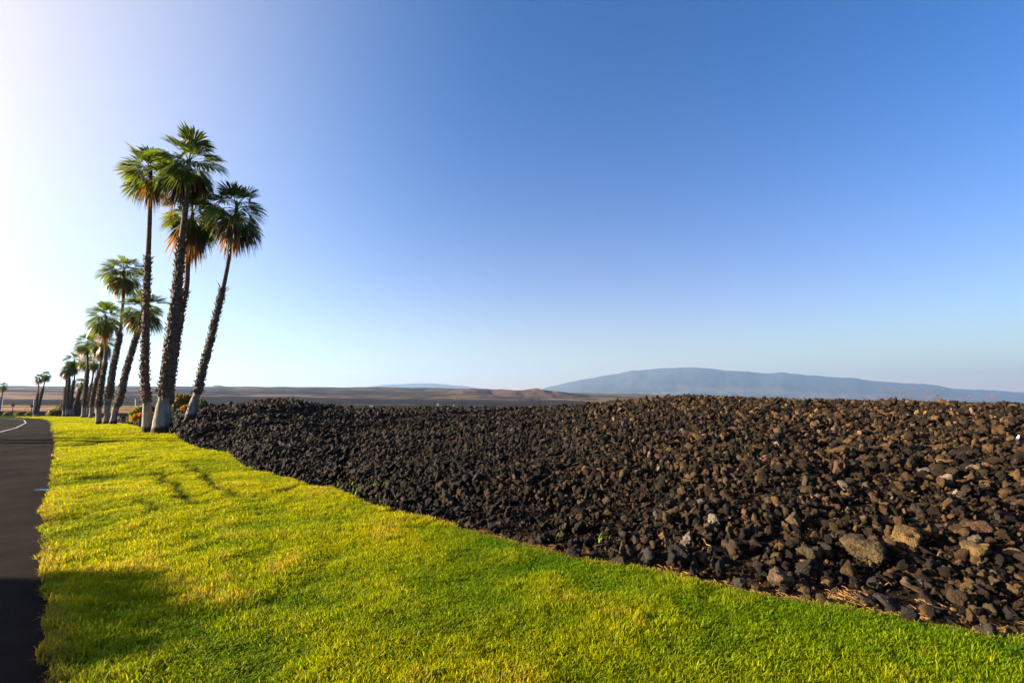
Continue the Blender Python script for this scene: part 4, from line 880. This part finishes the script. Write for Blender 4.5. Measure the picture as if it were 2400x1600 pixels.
relief('hills', None, [(820,912),(870,906),(920,901.5),(970,899),(1010,898.5),(1040,900),(1080,904),(1130,910),(1180,916)], 20000, 24500, 15, lambda P, T, n: np.broadcast_to(np.array([.05, .055, .045]), P.shape + (3,)), 935, .01)
0 and relief('hills', None, [(-260,905),(-120,880),(-20,867),(30,866),(70,878),(120,893),(180,903),(240,908),(330,907),(420,912)], 20000, 24500, 25, lambda P, T, n: np.broadcast_to(np.array([.05, .055, .045]), P.shape + (3,)), 935, .02)
# ------------------------------------------------------------------ haze
HZ_D = .38e-4
me_v = []; me_f = []; box(me_v, me_f, -30000, 30000, -25500, 30000, -420, 1750)
m = bpy.data.materials.new('haze'); m.use_nodes = True; nt = m.node_tree; nt.nodes.clear(); ou = nt.nodes.new('ShaderNodeOutputMaterial'); pv = nt.nodes.new('ShaderNodeVolumePrincipled')
pv.inputs['Color'].default_value = (.34, .54, .90, 1); pv.inputs['Density'].default_value = HZ_D; pv.inputs['Anisotropy'].default_value = .35
nt.links.new(pv.outputs[0], ou.inputs['Volume'])
tag(mesh('haze', me_v, me_f, m), kind='stuff')
# ------------------------------------------------------------------ light, world, camera
sun = bpy.data.lights.new('sun', 'SUN'); sun.energy = 5.0; sun.angle = R(.55); sun.color = (1, .84, .60); so = bpy.data.objects.new('sun', sun); C.objects.link(so)
from mathutils import Vector
sd = Vector((math.sin(R(SUN_AZ)) * math.cos(R(SUN_EL)), math.cos(R(SUN_AZ)) * math.cos(R(SUN_EL)), math.sin(R(SUN_EL)))); so.rotation_euler = sd.to_track_quat('Z', 'Y').to_euler(); so.location = sd * 200
w = bpy.data.worlds.new('World'); sc.world = w; w.use_nodes = True; nt = w.node_tree; bg = nt.nodes['Background']
sk = nt.nodes.new('ShaderNodeTexSky'); sk.sky_type = 'NISHITA'; sk.sun_disc = False; sk.sun_elevation = R(SUN_EL); sk.sun_rotation = R(SUN_AZ); sk.air_density = 1.0; sk.dust_density = 1.0; sk.ozone_density = 2.5; sk.altitude = 50
hs = nt.nodes.new('ShaderNodeHueSaturation'); hs.inputs['Saturation'].default_value = 1.5
vm = nt.nodes.new('ShaderNodeVectorMath'); vm.operation = 'SCALE'; vm.inputs['Scale'].default_value = .5; gm = nt.nodes.new('ShaderNodeGamma'); gm.inputs[1].default_value = 1.2
nt.links.new(sk.outputs[0], vm.inputs[0]); nt.links.new(vm.outputs[0], gm.inputs[0]); nt.links.new(gm.outputs[0], hs.inputs['Color']); bg.inputs[1].default_value = .056
# bright aureole of hazy air round the sun, a function of the angle to the sun only
def vmath(op, a, b=None):
    q = nt.nodes.new('ShaderNodeVectorMath'); q.operation = op
    for k_, v_ in enumerate((a, b)):
        if v_ is None: continue
        if hasattr(v_, 'links'): nt.links.new(v_, q.inputs[k_])
        else: q.inputs[k_].default_value = v_
    return q
tcw = nt.nodes.new('ShaderNodeTexCoord'); nz_ = vmath('NORMALIZE', tcw.outputs['Generated']); dt = vmath('DOT_PRODUCT', nz_.outputs[0], tuple(sd))
mx_ = nt.nodes.new('ShaderNodeMath'); mx_.operation = 'MAXIMUM'; mx_.inputs[1].default_value = 0; nt.links.new(dt.outputs['Value'], mx_.inputs[0])
pw = nt.nodes.new('ShaderNodeMath'); pw.operation = 'POWER'; pw.inputs[1].default_value = 3.2; nt.links.new(mx_.outputs[0], pw.inputs[0])
gl = nt.nodes.new('ShaderNodeVectorMath'); gl.operation = 'SCALE'; gl.inputs[0].default_value = (5.0, 3.2, 2.0); nt.links.new(pw.outputs[0], gl.inputs['Scale'])
sx_ = nt.nodes.new('ShaderNodeSeparateXYZ'); nt.links.new(nz_.outputs[0], sx_.inputs[0])
def m1(op, a, b):
    q = nt.nodes.new('ShaderNodeMath'); q.operation = op; nt.links.new(a, q.inputs[0]); q.inputs[1].default_value = b; return q.outputs[0]
za = m1('MAXIMUM', sx_.outputs['Z'], 0); ze = m1('MULTIPLY', za, -6.5); q_ = nt.nodes.new('ShaderNodeMath'); q_.operation = 'EXPONENT'; nt.links.new(ze, q_.inputs[0]); ff = m1('MULTIPLY', q_.outputs[0], .9)
hm = nt.nodes.new('ShaderNodeMix'); hm.data_type = 'RGBA'; nt.links.new(ff, hm.inputs[0]); tn_ = vmath('MULTIPLY', hs.outputs[0], (.05, 1.27, 1.5)); nt.links.new(tn_.outputs[0], hm.inputs[6]); hm.inputs[7].default_value = (4.4, 2.7, 1.75, 1)   # low hazy air
p4 = m1('POWER', mx_.outputs[0], 3.4); f4 = m1('MULTIPLY', p4, 2.15); f4 = m1('MINIMUM', f4, .92)
wm = nt.nodes.new('ShaderNodeMix'); wm.data_type = 'RGBA'; nt.links.new(f4, wm.inputs[0]); nt.links.new(hm.outputs[2], wm.inputs[6]); wm.inputs[7].default_value = (2.95, 2.6, 2.45, 1)   # whitish air towards the sun
p12 = m1('POWER', mx_.outputs[0], 12); nt.links.new(p12, gl.inputs['Scale'])
sm = vmath('ADD', wm.outputs[2], gl.outputs[0]); nt.links.new(sm.outputs[0], bg.inputs[0])
cam = bpy.data.cameras.new('camera'); co = bpy.data.objects.new('camera', cam); C.objects.link(co); co.location = (0, 0, EYE); co.rotation_euler = (math.pi / 2 + PITCH, 0, 0); cam.lens = 17; cam.sensor_width = 36; cam.clip_start = .05; cam.clip_end = 80000; sc.camera = co
sc.view_settings.view_transform = 'Standard'; sc.view_settings.look = 'None'; sc.view_settings.exposure = 2.5; sc.view_settings.gamma = 1
cy = sc.cycles; cy.use_denoising = True; cy.max_bounces = 6; cy.diffuse_bounces = 3; cy.glossy_bounces = 2; cy.transmission_bounces = 4; cy.transparent_max_bounces = 6; cy.volume_bounces = 0
